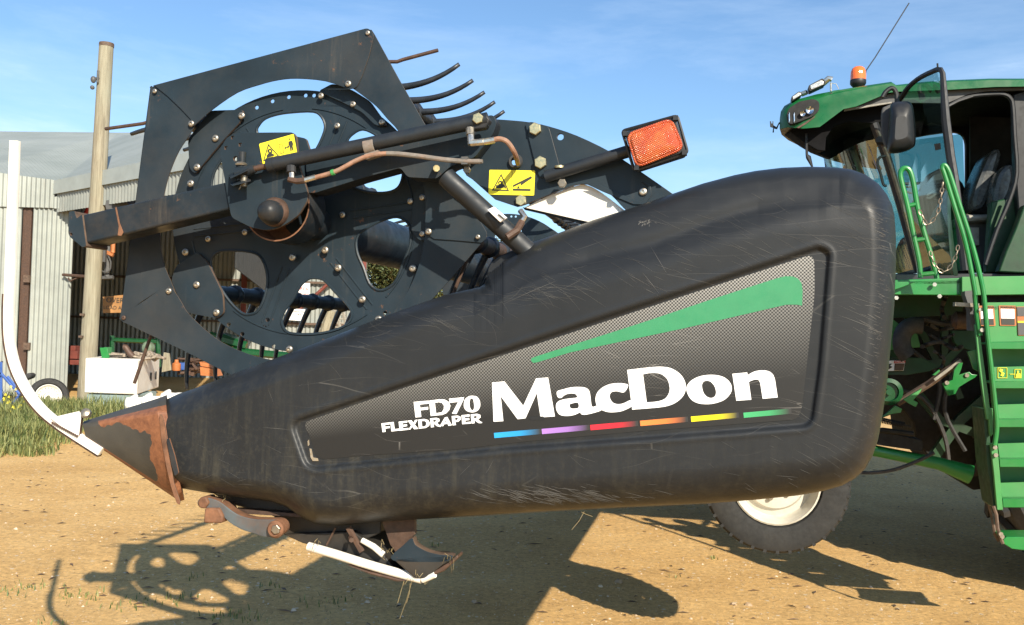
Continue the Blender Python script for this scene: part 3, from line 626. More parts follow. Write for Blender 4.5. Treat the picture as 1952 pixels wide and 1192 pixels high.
hole5 = crom([(402, 497), (411, 484), (430, 478), (479, 481), (500, 495), (510, 530), (505, 565), (493, 591), (479, 599), (461, 597), (438, 575), (420, 548), (406, 522)], 3)
hole6 = crom([(404, 345), (410, 325), (424, 303), (440, 290), (456, 292), (462, 315), (460, 345), (452, 372), (432, 385), (412, 378), (404, 362)], 3)
big = [hole1, hole2, hole3, hole4, hole5, hole6]
small = [(489, 205), (519, 193), (550, 185), (582, 182), (598, 182), (717, 224), (436, 619), (462, 637), (510, 610), (504, 624), (522, 661), (734, 597)]
def disc(fr_off, name, sc=1.0, cc=None):
    cx, cy = DC
    return plate(name, HF, circ(cx, cy, 248, 90, 250), big + [circ(x, y, 3.9, 10) for x, y in small], WDI, .006, BE, reel)
d1 = disc(0, 'reel_disc')
lips = MB()
for h in big:
    pts = [hp(x, y, WDI - .001) for x, y in h]; lips.tube(pts + [pts[0]], .0042, 6, False)
for a0, a1 in ((100, 128), (140, 172), (190, 222), (232, 262), (276, 305), (318, 350), (10, 40), (52, 85)):
    lips.tube([hp(DC[0] + 214 * math.cos(rad(a)), DC[1] - 216 * math.sin(rad(a)), WDI - .0005) for a in np.linspace(a0, a1, 14)], .003, 6)
for a in (68, 123, 186, 250, 308, 8):
    for da in (-4.5, 4.5):
        lips.tube([hp(DC[0] + r * math.cos(rad(a + da * 90 / r)), DC[1] - r * math.sin(rad(a + da * 90 / r)), WDI) for r in (95, 150, 208)], .0028, 6)
lips.build('pressed_rib', M['black'], reel)
# second disc further along the reel, the same plate moved down the shaft (local y)
for dy in (2.87, 3.1, 8.0):
    c = inst(d1, 'reel_disc', reel, (0, dy, 0))
# cast bat brackets between disc and end panels
for i, pl in enumerate(([(400, 211), (464, 209), (458, 232), (425, 268), (398, 300), (372, 332), (361, 322), (358, 266)], [(606, 174), (634, 159), (672, 172), (704, 192), (738, 240), (716, 240), (690, 214), (650, 194)], [(335, 508), (375, 480), (395, 500), (424, 560), (426, 598), (412, 607), (352, 596), (326, 535)], [(788, 372), (806, 350), (835, 400), (832, 455), (800, 460), (783, 440)], [(700, 600), (735, 600), (720, 640), (640, 690), (640, 660)])):
    plate('bat_bracket', HF, rounded(pl, 8), [], WDI - .014, .012, BE, reel)
# end panels, five overlapping plates
P1 = rounded([(288, 164), (702, 53), (713, 66), (704, 104), (690, 145), (679, 168), (665, 170)], 7)
P1 = P1 + crom([(665, 170), (620, 155), (567, 150), (530, 153), (494, 162), (452, 177), (405, 209), (370, 240)], 3, False) + [(362, 226), (345, 208), (320, 184), (300, 168)]
PL = rounded([(290, 163), (284, 168)], 3) + [(300, 163), (318, 180), (345, 205), (366, 226), (371, 240)] + crom([(371, 240), (360, 259), (341, 288), (325, 325), (315, 360), (308, 400), (305, 440), (307, 478), (314, 509), (325, 535), (333, 556)], 3, False) + [(318, 551), (300, 556), (270, 575), (238, 601), (229, 604)]
PB = [(229, 602), (236, 599), (280, 570), (305, 552), (320, 546), (330, 552)] + crom([(330, 552), (344, 574), (358, 597), (391, 629), (423, 653), (467, 673), (520, 687), (575, 692), (630, 684), (675, 662)], 3, False) + [(700, 700), (690, 760), (650, 800), (600, 790), (440, 715), (350, 669), (234, 614), (227, 608)]
PR = [(696, 56), (708, 57), (714, 66), (760, 150), (810, 237), (868, 340), (928, 444), (926, 456), (918, 463), (872, 459), (828, 456), (812, 446)] + crom([(810, 430), (811, 393), (806, 350), (790, 300), (759, 250), (738, 227), (717, 203), (688, 180), (668, 166)], 3, False) + [(684, 150)]
PC = [(811, 440), (830, 452), (872, 456), (921, 460), (901, 483), (861, 530), (811, 585), (745, 665), (650, 790), (630, 780), (640, 700)] + crom([(660, 674), (680, 657), (717, 623), (738, 606), (762, 580), (785, 540), (800, 500), (808, 462)], 3, False)
for pl, w in ((PL, WPN + .003), (P1, WPN - .002), (PR, WPN + .003), (PC, WPN + .008), (PB, WPN - .002)):
    plate('end_panel', HF, pl, [], w, .004, BE, reel)
# bolts
mb = MB(); mb.lathe([(.0135, .0), (.0135, .002), (.0125, .0045), (.0095, .0065), (.006, .0072), (.0050, .0072), (.0045, .002)], (0, 0, 0), (0, -1, 0), 20)
bsrc = mb.mesh('button_bolt')
def bolt(px, py, w, par=None, s=1, m='bolt', me=None, nm='bolt'):
    o = bpy.data.objects.new(nm, me or bsrc)
    if not o.data.materials: o.data.materials.append(None)
    COL.objects.link(o); o.parent = par or reel; o.location = hp(px, py, w); s *= .88 if me is None else 1; o.scale = (s, s, s); o.rotation_euler = (0, random.uniform(0, 3), 0)
    o.material_slots[0].link = 'OBJECT'; o.material_slots[0].material = M[m]; return o
for p in bsrc.polygons: p.use_smooth = True
bsrc.set_sharp_from_angle(angle=rad(50))
for x, y in ((295, 174), (701, 63), (911, 452), (236, 606)): bolt(x, y, WPN - .004, s=.62, m='bolt' if x > 250 else 'brown')
for x, y in ((365, 236), (664, 160), (817, 442), (322, 555)): bolt(x, y, WPN - .004, s=.85)
for x, y in ((461, 221), (411, 264), (376, 319), (364, 350), (643, 240), (612, 183), (673, 199), (728, 233), (397, 456), (354, 481), (467, 443), (558, 491), (375, 543), (413, 596), (552, 666), (653, 410), (620, 477), (645, 511), (691, 571), (722, 609), (782, 384), (805, 377), (805, 446), (787, 512)):
    bolt(x, y, WDI - .016, s=.95 if (y > 470 or (x < 470 and y < 360)) else .8, m='bolt')
# bats with tines.  k: start pixel, tine direction in (u,z)
def tine_mesh(name, L, ux, uz, cx, cz, taper=True):
    m_ = MB(); pts = []; rs = []
    n = 12
    for i in range(n + 1):
        t = i / n; q = t ** 2.6
        pts.append(Vector((ux * L * t + cx * L * q, 0, uz * L * t + cz * L * q))); rs.append(.0125 * (1 - .5 * t))
    m_.tube(pts, rs, 8); m_.ball((0, 0, 0), .035, 10, (1, .8, 1)); return m_.mesh(name)
bats = [((345, 222), (-1, -.02, 0, -.12), True), ((706, 152), (1, .0, 0, .27), True), ((893, 456), (-.5, -1, .12, 0), True), ((368, 556), (-.46, -1, .26, -.1), True), ((640, 735), (-.6, -.7, 0, 0), True)]
WB0, PIT = .36, .152
for bi, ((px, py), (ux, uz, cx, cz), _) in enumerate(bats):
    a = hp(px, py, .3); mb = MB(); mb.tube([a, a + Vector((0, 8.3, 0))], .026, 14)
    mb.build('tine_bar', M['black2'] if bi != 2 else M['brown'], reel)
    L = .245 if bi not in (2, 3) else .285
    me = tine_mesh('tine', L, ux, uz, cx, cz); me.materials.append(M['plas'])
    for p in me.polygons: p.use_smooth = True
    rest = MB(); q = 0
    for k in range(52):
        y = WB0 + .04 + k * PIT
        if 3.1 < y < 3.45: continue
        pos = a + Vector((0, y - .3, 0)); q += 1
        if q <= 19:
            o = bpy.data.objects.new('tine', me); COL.objects.link(o); o.parent = reel; o.location = pos
            o.rotation_euler = (random.uniform(-.03, .03), random.uniform(-.05, .05), 0)
        else:
            k0 = len(rest.v); rest.v += [tuple(Vector(v.co) + pos) for v in me.vertices]; rest.f += [tuple(i + k0 for i in p.vertices) for p in me.polygons]; rest.m += [0] * len(me.polygons)
    o = rest.build('tines', M['plas'], reel); o['kind'] = 'stuff'
    # rusty steel end finger beside the end panel
    mb = MB(); d = Vector((ux + cx * .5, 0, uz + cz * .5)).normalized()
    if bi == 0: pts = [hp(300, 228, .33), hp(272, 236, .33), hp(201, 246, .33)]
    elif bi == 1: pts = [hp(700, 118, .33), hp(757, 118, .33), hp(768, 114, .33), hp(835, 96, .33)]
    elif bi == 2: pts = [hp(900, 470, .36), hp(870, 545, .36), hp(850, 600, .36)]
    elif bi == 3: pts = [hp(300, 600, .33), hp(284, 650, .33), hp(256, 731, .33)]
    else: pts = [hp(640, 735, .33), hp(600, 800, .33)]
    mb.tube(pts, .0055, 8); mb.build('steel_finger', M['brown'], reel)
# ---- reel arm ----------------------------------------------------
arm = MB(); front = [hp(152, 411, .10), hp(440, 345, .10), hp(446, 397, .10), hp(160, 466, .10)]
arm.prism(front, (0, .085, 0)); arm = arm.build('reel_arm', M['black2'], hd, .006)
plate('arm_end_plate', HF, rounded([(131, 404), (141, 402), (146, 417), (152, 412), (156, 409), (164, 470), (157, 472), (133, 452), (130, 445)], 3), [circ(135.5, 447, 2.6, 8)], .092, .10, BE, arm)
plate('weld_scar', HF, [(219, 396), (222, 395), (228, 425), (235, 443), (231, 450), (224, 449), (226, 432)], [], .0975, .002, [M['rust'], M['rust']], arm)
E5 = lambda p: z2(p, 4.767, 380, 230)
sq = lambda x, y: E5([(x - 14, y - 14), (x + 14, y - 16), (x + 16, y + 14), (x - 12, y + 16)])
ap = plate('arm_plate', HF, rounded(E5([(250, 150), (345, 110), (850, 107), (880, 150), (900, 400), (980, 640), (984, 720), (900, 860), (790, 940), (690, 985), (600, 998), (470, 972), (290, 882), (255, 700), (185, 262)]), 8), [sq(300, 155), sq(240, 250), sq(370, 220), E5(circ(330, 348, 24, 14))], .088, .012, BE, arm)
plate('rear_arm_plate', HF, rounded([(545, 256), (583, 264), (592, 292), (600, 345), (560, 345)], 5), [], .15, .012, BE, arm)
plate('upper_arm', HF, rounded([(582, 296), (700, 262), (800, 244), (900, 226), (940, 219), (947, 232), (940, 255), (905, 300), (858, 318), (832, 341), (777, 338), (763, 320), (690, 340), (600, 368), (586, 368)], 6), [circ(829, 322, 3, 8)], .135, .07, [M['black'], M['black3']], arm)
# hub cap
mb = MB(); o_ = hp(525, 405, .088); mb.lathe([(.041, 0), (.041, .01), (.036, .018), (.02, .02)], o_, (0, -1, 0), 30); mb.build('hub_ring', M['brown'], arm)
mb = MB(); o_ = hp(520, 406, .072); mb.lathe([(.034, 0), (.033, .02), (.028, .036), (.018, .046), (.008, .05), (.002, .05)], o_, (0, -1, 0), 30); mb.build('hub_cap', M['black2'], arm)
# drum behind the arm plate
mb = MB(); o_ = hp(560, 402, .24); mb.c = 0; mb.lathe([(.102, 0), (.102, .11)], o_, (0, -1, 0), 40, False); mb.c = 1; mb.lathe([(.098, .11), (.098, .0)], o_, (0, -1, 0), 40, False); mb.c = 1; mb.lathe([(.102, .11), (.098, .11)], o_, (0, -1, 0), 40, False); mb.lathe([(.098, .01), (.04, .01)], o_, (0, -1, 0), 40, False); mb.build('drive_drum', [M['black2'], M['rust']], arm)
# warning decals
def decal(quad, w, par):
    a, b, c, d = [Vector((*q, 0)) for q in quad]
    def uv(u, v): p = (a * (1 - u) + b * u) * (1 - v) + (d * (1 - u) + c * u) * v; return (p.x, p.y)
    dp = plate('warning_decal', HF, rounded(quad, 2), [], w, .0012, M['yellow'], par, 0)
    def ink(pts, k=0, holes=()): return plate('decal_symbol', HF, [uv(*p) for p in pts], [[uv(*p) for p in h] for h in holes], w - .0008 - .0001 * k, .0007, M['ink'], dp, 0)
    return uv, ink
uv, ink = decal(E5([(543, 212), (856, 122), (888, 296), (577, 398)]), .084, hd)
ink([(.25, .12), (.49, .86), (.02, .86)], 0, [[(.25, .22), (.45, .81), (.065, .81)]])
ink([(.14, .76), (.36, .76), (.34, .66), (.30, .64), (.33, .5), (.29, .38), (.22, .38), (.19, .46), (.22, .56), (.15, .64)], 0, [[(.24, .44), (.28, .44), (.29, .52), (.25, .54)]])
ink([(.497, .04), (.503, .04), (.503, .96), (.497, .96)])
ink([(.54, .3), (.64, .3), (.64, .78), (.54, .78)], 0, [[(.55, .32), (.63, .32), (.63, .76), (.55, .76)]])
ink([(.67, .56), (.71, .48), (.71, .54), (.77, .54), (.77, .48), (.81, .56), (.77, .64), (.77, .58), (.71, .58), (.71, .64)])
ink([(.87 + .02 * math.cos(t), .2 + .05 * math.sin(t)) for t in np.linspace(0, 6, 9)])
ink([(.82, .3), (.92, .3), (.945, .56), (.925, .57), (.91, .4), (.915, .8), (.885, .8), (.872, .56), (.86, .8), (.83, .8), (.83, .4), (.815, .57), (.795, .56)])
# hydraulic cylinder on top of the arm
def tb(m_, pts, r, n=12): m_.tube([hp(*p) for p in pts], r, n)
cyl = MB(); tb(cyl, [(512, 316, .06), (524, 313, .06), (930, 228, .07)], .0195, 24); cyl.tube([hp(512, 316, .06), hp(524, 313, .06)], .021, 24); cyl = cyl.build('lift_cylinder', M['black3'], hd)
mb = MB(); tb(mb, [(482, 323, .06), (516, 315, .06)], .008, 14); mb.build('piston_rod', M['brown'], cyl)
mb = MB(); tb(mb, [(452, 331, .06), (470, 327, .06), (486, 322, .06)], [.018, .017, .011], 16); mb.lathe([(.011, 0), (.011, .08)], hp(460, 345, .06), (0, 0, 1), 14); mb.build('clevis', M['black2'], cyl)
mb = MB(); mb.prism([hp(436, 333, .09), hp(468, 318, .09), hp(474, 322, .03), hp(440, 338, .03)], (0, 0, -.004)); mb.prism([hp(438, 350, .09), hp(470, 338, .09), hp(478, 343, .03), hp(444, 352, .03)], (0, 0, -.004)); mb.build('clevis_lug', M['black2'], cyl)
mb = MB(); mb.lathe([(.016, 0), (.017, .004), (.012, .009), (.003, .01)], hp(460, 316, .06), (0, 0, 1), 16); mb.lathe([(.009, 0), (.009, .03)], hp(465, 356, .055), (0, 0, 1), 12); tb(mb, [(461, 346, .05), (458, 358, .045), (456, 361, .05)], .002, 6); mb.build('clevis_pin', M['boltd'], cyl)
mb = MB(); mb.prism([hp(896, 222, .055), hp(925, 215, .055), hp(934, 228, .055), (hp(925, 244, .055)), hp(900, 248, .055)], (0, .03, 0)); mb.build('cylinder_end', M['black2'], cyl, .004)
hx = MB(); hx.lathe([(.0175, 0), (.0175, .011), (.0155, .0125), (.002, .0125)], (0, 0, 0), (0, -1, 0), 6); hsrc = hx.mesh('hex_bolt')
bolt(912, 227, .055, cyl, .85, 'goldbolt', hsrc)
mb = MB(); o_ = hp(706, 279, .065); ax_ = (hp(930, 228, .07) - hp(524, 313, .06)).normalized(); mb.lathe([(.0215, -.015), (.0225, -.014), (.0225, .014), (.0215, .015)], o_, ax_, 24, False); mb.prism([hp(694, 294, .05), hp(720, 286, .05), hp(724, 296, .05), hp(698, 304, .05)], (0, .02, 0)); mb.build('hose_clamp', M['hoseg'], cyl)
def fitting(par, pts, r, nm='hose_fitting', m='zinc'):
    mb = MB(); tb(mb, pts, r, 8); mb.build(nm, M[m], par)
fitting(cyl, [(555, 318, .05), (555, 330, .045)], .013, m='black2'); fitting(cyl, [(556, 330, .045), (556, 346, .04), ], .008); fitting(cyl, [(551, 342, .04), (566, 346, .038), (582, 344, .038)], .0085, m='brown'); fitting(cyl, [(580, 344, .038), (602, 338, .038)], .0075)
fitting(cyl, [(896, 245, .05), (896, 258, .045)], .011, m='boltd'); fitting(cyl, [(897, 258, .045), (898, 276, .04)], .009); fitting(cyl, [(898, 273, .04), (922, 271, .038)], .009); fitting(cyl, [(922, 271, .04), (943, 267, .04)], .0085)
mb = MB(); P_ = crom([(600, 339, .038), (640, 327, .04), (680, 306, .05), (710, 296, .052), (745, 293, .055), (790, 297, .058), (850, 305, .06), (890, 308, .06), (915, 308, .06)], 5, False); mb.tube([hp(*p) for p in P_[:20]], .0065, 10); mb.build('hose', M['hose'], cyl)
mb = MB(); mb.tube([hp(*p) for p in P_[19:]], .0067, 10); mb.build('hose', M['hoseg'], cyl)
mb = MB(); P_ = crom([(941, 267, .04), (952, 265, .04), (966, 270, .045), (978, 286, .06), (984, 300, .09), (987, 312, .16)], 5, False); mb.tube([hp(*p) for p in P_], .0067, 10); mb.build('hose', M['hose'], cyl)
mb = MB(); tb(mb, [(632, 330, .038), (637, 328, .038)], .0085, 10); mb.build('cable_tie', M['greenl'], cyl)
mb = MB(); mb.box(hp(888, 308, .07), (.017, .03, .02)); mb.build('hose_clip', M['cabgrey'], cyl)
fitting(cyl, [(900, 308, .06), (920, 308, .06)], .0055, 'hose_end', 'hoseg')
fitting(cyl, [(832, 321, .06), (831, 322, .13)], .009, 'pin', 'goldbolt'); bolt(891, 325, .10, cyl, .6, 'boltd', hsrc)
# ---- rear end frame plate
ep = plate('end_frame', HF, [(870, 300), (900, 240), (935, 227)] + crom([(935, 227), (967, 229), (1008, 233), (1046, 241), (1100, 259), (1164, 290), (1221, 327), (1290, 375)], 3, False)[1:] + [(1290, 440), (1215, 440)] + crom([(1206, 408), (1190, 398), (1165, 372), (1141, 358), (1118, 351), (1092, 354), (1040, 374), (1000, 390), (985, 394)], 3, False) + [(943, 380), (900, 342), (889, 335)], [circ(1068, 261, 6.5, 14), circ(983, 308, 9, 14)], .185, .012, BE, hd)
plate('bracket_plate', HF, rounded([(1001, 236), (1012, 232), (1046, 242), (1068, 322), (1040, 340), (1028, 338), (1020, 312)], 5), [], .178, .006, BE, ep)
plate('arch_rim', HF, [(1120, 352), (1141, 352), (1212, 382), (1226, 380), (1234, 368), (1236, 356), (1222, 346), (1240, 352), (1242, 372), (1230, 390), (1208, 390), (1150, 366)], [], .180, .004, BE, ep)
mb = MB(); mb.lathe([(.012, -.006), (.018, -.006), (.020, 0), (.018, .006), (.012, .006)], hp(983, 308, .18), (0, -1, 0), 24, False); mb.build('grommet', M['rubber'], ep)
bolt(1021, 247, .177, ep, 1.0, 'goldbolt', hsrc); bolt(1031, 311, .177, ep, 1.0, 'goldbolt', hsrc); bolt(994, 383, .184, ep, .9, 'goldbolt', hsrc); bolt(1226, 366, .184, ep, .95, 'zinc')
dq = [(933, 324), (1020, 325.5), (1018, 373), (931, 371)]
uv, ink = decal(dq, .183, hd)
ink([(.26, .14), (.45, .84), (.07, .84)], 0, [[(.26, .24), (.415, .79), (.11, .79)]])
ink([(.16, .74), (.16, .62), (.22, .60), (.20, .5), (.24, .42), (.30, .46), (.30, .56), (.36, .62), (.39, .76), (.34, .7), (.28, .74)], 0, [[(.225, .5), (.25, .48), (.27, .52), (.25, .58), (.23, .57)]])
ink([(.497, .04), (.503, .04), (.503, .96), (.497, .96)]); ink([(.53, .74), (.92, .74), (.92, .82), (.53, .82)]); ink([(.53, .6), (.92, .22), (.94, .3), (.8, .48), (.7, .62), (.7, .52), (.53, .68)])
ink([(.62, .72), (.65, .62), (.68, .72)])
# diagonal cylinder
lc = MB(); tb(lc, [(850, 337, .05), (858, 345, .05), (1010, 482, .11)], .0262, 24); lc = lc.build('tilt_cylinder', M['black3'], hd)
mb = MB(); q = [hp(*p) for p in ((928, 400, .036), (941, 394, .036), (966, 415, .04), (953, 424, .04))]; mb.prism(q, (0, .012, 0)); tl = mb.build('part_label', M['letter'], hd, .002)
mb = MB()
for i in range(6):
    t = i / 5; x = 948 + t * 10; y = 410 + t * 8; q = [hp(*p) for p in ((x, y, .0345), (x + 3, y - 2.4, .0345), (x + 4.2, y - 1.3, .0345), (x + 1.2, y + 1.1, .0345))]; mb.prism(q, (0, .003, 0))
mb.build('part_number', M['ink'], tl)
fitting(lc, [(966, 452, .05), (985, 440, .06), (994, 424, .09)], .010, m='brown'); fitting(lc, [(994, 424, .09), (1001, 414, .09), (992, 402, .10)], .008)
# white shield plate behind the arch
plate('white_guard', HF, crom([(1000, 396), (1040, 376), (1100, 354), (1118, 353), (1141, 364), (1170, 385), (1204, 412)], 3, False) + [(1190, 440), (1150, 440), (1128, 428), (1124, 424)], [], .202, .006, [M['white'], M['brown']], hd)
plate('guard_bar', HF, [(996, 395), (1126, 424), (1124, 430), (1060, 414), (1000, 400)], [], .215, .01, BE, hd)
plate('bent_tab', HF, rounded([(1125, 423), (1130, 412), (1140, 410), (1190, 422), (1160, 440), (1126, 440)], 4), [], .209, .004, [M['brown'], M['edge']], hd)
# marker lamp on its tube
lt = MB(); tb(lt, [(1040, 337, .166), (1200, 288, .145)], .0165, 20); lt = lt.build('lamp_bracket', M['black3'], hd)
bolt(1072, 350, .155, lt, .7, 'boltd', hsrc)
mb = MB(); mb.lathe([(.014, 0), (.014, .006), (.002, .006)], hp(1067, 321, .155), (0, 0, 1), 12); mb.build('cap_nut', M['goldbolt'], lt)
lw = .085
lamp = MB(); lamp.prism([hp(*p, lw + .012) for p in rounded([(1190, 252), (1288, 223), (1308, 290), (1212, 321)], 8)], (0, .07, 0)); lamp = lamp.build('marker_lamp', M['cabblack'], hd, .003)
mb = MB(); ring_ = [hp(x, y, lw + .008) for x, y in rounded([(1196, 257), (1279, 228), (1302, 283), (1214, 318)], 14, 5)]; mb.tube(ring_ + [ring_[0]], .004, 8, False); mb.build('lamp_rim', M['lens'], lamp)
ls = MB(); cx, cy = 1248, 272
rg = rounded([(1196, 257), (1279, 228), (1302, 283), (1214, 318)], 14, 5)
for sc_, dw in ((1, .012), (.93, .002), (.86, .0), (.45, -.004)):
    ls.v += [tuple(hp(cx + (x - cx) * sc_, cy + (y - cy) * sc_, lw + dw)) for x, y in rg]
n_ = len(rg)
for k in range(3): ls.f += [(k * n_ + i, k * n_ + (i + 1) % n_, (k + 1) * n_ + (i + 1) % n_, (k + 1) * n_ + i) for i in range(n_)]
ls.f.append(tuple(range(3 * n_, 4 * n_))); ls.m = [0] * len(ls.f); ls.build('lens', M['lens'], lamp, 0, 50)
mb = MB()
fr_ = [hp(x, y, lw + .02) for x, y in rounded([(1186, 250), (1291, 221), (1311, 291), (1209, 325)], 7)]; mb.tube(fr_ + [fr_[0]], .0045, 6, False)
for x, y in ((1192, 256), (1288, 226), (1305, 292), (1214, 321)): mb.box(hp(x, y, lw + .014), (.012, .02, .012))
mb.build('lamp_guard', M['cabblack'], lamp)
# ---- cutterbar end, skid and underside
R5 = lambda p: z2(p, 3.148, 280, 880)
mb = MB(); mb.prism([hp(*p, .16) for p in R5([(300, 130), (900, 130), (1400, 250), (1400, 430), (1200, 520), (1000, 510), (820, 440), (760, 330), (480, 250)])], (0, .25, 0)); body = mb.build('cutterbar_frame', M['greasyf'], hd, .004)
plate('frame_lip', HF, R5([(520, 285), (930, 315), (940, 335), (540, 312)]), [], .12, .03, [M['brown'], M['brown']], body)
plate('swing_arm', HF, crom(R5([(345, 215), (430, 238), (500, 290), (560, 325), (640, 345), (720, 348), (790, 352), (822, 385), (815, 430), (770, 452), (700, 452), (640, 432), (570, 410), (500, 370), (450, 320), (432, 285), (350, 280), (310, 270), (305, 235)]), 3), [], .07, .035, [mat('blued_steel', (.10, .12, .13), .5, .3, .3, 12, (.2, .09, .04), .8), M['rust']], hd, .002)
mb = MB(); mb.prism([hp(*p, .06) for p in R5([(345, 280), (430, 280), (455, 330), (448, 372), (338, 370)])], (0, .09, 0)); mb.build('rusty_block', M['rust'], hd, .005)
mb = MB(); mb.prism([hp(*p, .062) for p in R5([(300, 245), (320, 215), (352, 212), (370, 250), (345, 285), (312, 278)])], (0, .05, 0)); mb.build('pivot_lug', M['rust'], hd, .004)
mb = MB(); mb.lathe([(.024, 0), (.024, .012), (.018, .02), (.012, .02)], hp(*R5([(783, 402)])[0], .068), (0, -1, 0), 20); mb.build('pivot_washer', M['rust'], hd); bolt(*R5([(780, 405)])[0], .05, hd, .75, 'bolt', hsrc, 'pivot_nut')
sk = MB(); sk.prism([hp(*p, .14) for p in R5([(820, 440), (1240, 420), (1420, 560), (1480, 640), (1640, 700), (1600, 715), (1400, 640), (1150, 545), (930, 490)])], (0, .22, 0)); skid = sk.build('skid_plate', M['greasyf'], hd, .003)
mb = MB(); P_ = crom([(588, 1042, .125), (640, 1057, .12), (700, 1076, .12), (760, 1093, .12), (804, 1104, .12)], 4, False); mb.tube([hp(*p) for p in P_], .0125, 14); mb.build('white_skid_tube', M['white'], skid)
mb = MB(); tb(mb, [(806, 1106, .11), (829, 1096, .10)], .008, 10); mb.build('white_skid_tip', M['white'], skid)
mb = MB(); mb.prism([hp(*p, .11) for p in R5([(1200, 622), (1330, 662), (1560, 718), (1500, 722), (1330, 676)])], (0, .04, 0)); mb.prism([hp(*p, .10) for p in R5([(1660, 700), (1820, 600), (1862, 560), (1868, 580), (1780, 660), (1700, 690)])], (0, .05, 0)); mb.build('bent_edge', M['brown'], skid, .003)
mb = MB(); mb.add([hp(*p) for p in ((750, 1066, .10), (800, 1060, .10), (866, 1060, .1), (812, 1103, .1), (790, 1102, .1), (750, 1062, .38), (800, 1052, .38), (858, 1050, .38), (830, 1066, .38), (790, 1082, .38))], [(0, 1, 2, 3, 4), (9, 8, 7, 6, 5), (0, 5, 6, 1), (1, 6, 7, 2), (2, 7, 8, 3), (3, 8, 9, 4), (4, 9, 5, 0)]); mb.build('skid_foot', M['greasyf'], skid, .003)
mb = MB(); tb(mb, [(690, 1030, .11), (712, 1042, .11), (731, 1058, .11)], [.0075, .0085, .009], 12); mb.build('white_pin', M['white'], skid)
plate('hanging_plate', HF, R5([(1405, 340), (1605, 340), (1605, 440), (1500, 555), (1460, 500)]), [], .16, .02, [M['brown'], M['edge']], hd)
plate('curved_foot', HF, crom(R5([(1590, 460), (1610, 500), (1680, 540), (1760, 560), (1835, 565), (1800, 600), (1650, 605), (1500, 600), (1465, 570), (1530, 510)]), 3), [], .10, .03, [M['black'], M['edge']], hd)
mb = MB(); tb(mb, [(664, 1006, .12), (690, 1052, .12)], .009, 6); tb(mb, [(640, 1006, .13), (622, 1040, .13)], .003, 6); tb(mb, [(668, 1026, .10), (670, 1030, .08)], .007, 6); mb.build('stay_bar', M['brown'], hd)
mb = MB()
for k in range(26):
    x, y = random.choice(((790, 1104), (850, 1066), (735, 1050), (600, 1040), (540, 1020), (420, 950))); x += random.uniform(-12, 12)
    pts = [hp(x, y - 4, .1)]
    for j in range(4): pts.append(pts[-1] + Vector((random.uniform(-.008, .008), random.uniform(-.01, .01), random.choice((-1, -1, 1)) * random.uniform(.004, .014))))
    mb.tube(pts, .0006, 3, False)
for x, y, x2, y2 in ((785, 1110, 762, 1180), (782, 1112, 775, 1150), (770, 1108, 758, 1150), (1114, 975, 1090, 1010), (1108, 976, 1130, 985)):
    mb.tube([hp(x, y, .1), hp((x + x2) / 2 + random.uniform(-5, 5), (y + y2) / 2, .1), hp(x2, y2, .1)], .0007, 4, False)
mb.build('caught_straw', M['grassd'], hd, 0, 0)['kind'] = 'stuff'
# ---- draper deck and back frame running away from the camera
mb = MB()
mb.prism([hp(x, y, .24) for x, y in ((430, 915), (700, 930), (1300, 900), (1540, 870), (1560, 560), (1640, 560), (1625, 870), (1560, 905), (1300, 925), (1000, 940), (700, 960), (430, 930))], (0, 8.4, 0)); mb.build('draper_deck', M['black2'], hd, .01)
# ---- gauge wheels
def wheel(par, c, R_, r_, wd_, rimm, n=48, dish=1):
    """c centre, axis along local y"""
    t = MB(); h = wd_ / 2
    prof = [(r_ * 1.0, -h * .62), (r_ * 1.06, -h * .85), (R_ * .86, -h), (R_ * .955, -h * .9), (R_ * .99, -h * .7), (R_, -h * .4), (R_, h * .4), (R_ * .99, h * .7), (R_ * .955, h * .9), (R_ * .86, h), (r_ * 1.06, h * .85), (r_, h * .62)]
    t.lathe([(r, y) for r, y in prof], c, (0, 1, 0), n, False)
    for k in range(n * 3 // 2 // 2 * 2):
        a = 2 * math.pi * (k + .5) / (n * 3 // 2 // 2 * 2); s_ = 1 if k % 2 else -1
        Rm = Matrix.Rotation(-a, 3, 'Y')
        t.box(Vector(c) + Rm @ Vector((R_ * .966, s_ * h * .55, 0)), (R_ * .045, h * .75, R_ * .045), Rm)
    tt_ = t.build('tyre', M['tyre'], par, 0, 40)
    q = MB(); q.lathe([(r_ * 1.01, -h * .8), (r_ * .97, -h * .85), (r_ * .93, -h * .6), (r_ * .9, -h * .1), (r_ * .86, h * .1), (r_ * .72, h * .0), (r_ * .66, -h * .22), (r_ * .5, -h * .3), (r_ * .3, -h * .3), (r_ * .28, h * .1), (.02, h * .1)], c, (0, 1, 0), 40, False)
    q.lathe([(r_ * .9, h * .8), (r_ * .2, h * .3), (.02, h * .3)], c, (0, 1, 0), 30, False)
    ri = q.build('rim', M[rimm], par, 0, 40)
    hb = MB(); hb.lathe([(r_ * .22, h * .1), (r_ * .22, -h * .3), (r_ * .15, -h * .5), (.01, -h * .5)], c, (0, 1, 0), 20, False)
    for k in range(6): a = k * math.pi / 3 + .3; hb.lathe([(.011, 0), (.011, .02), (.002, .02)], Vector(c) + Vector((math.cos(a) * r_ * .42, -h * .3, math.sin(a) * r_ * .42)), (0, -1, 0), 6)
    hb.build('hub', M['boltd'], par); return tt_
def gwheel(px, py, w, R_):
    c = hp(px, py, w); wb = MB(); wb.tube([c, c + Vector((0, .25, 0)), c + Vector((-.25, .3, .45))], .03, 12); g = wb.build('gauge_wheel_arm', M['black2'], hd); wheel(g, c, R_, R_ * .60, .2, 'rimw'); return g
gwheel(1477, 914, 2.25, .333)
gwheel(1429, 802, 5.5, .33)
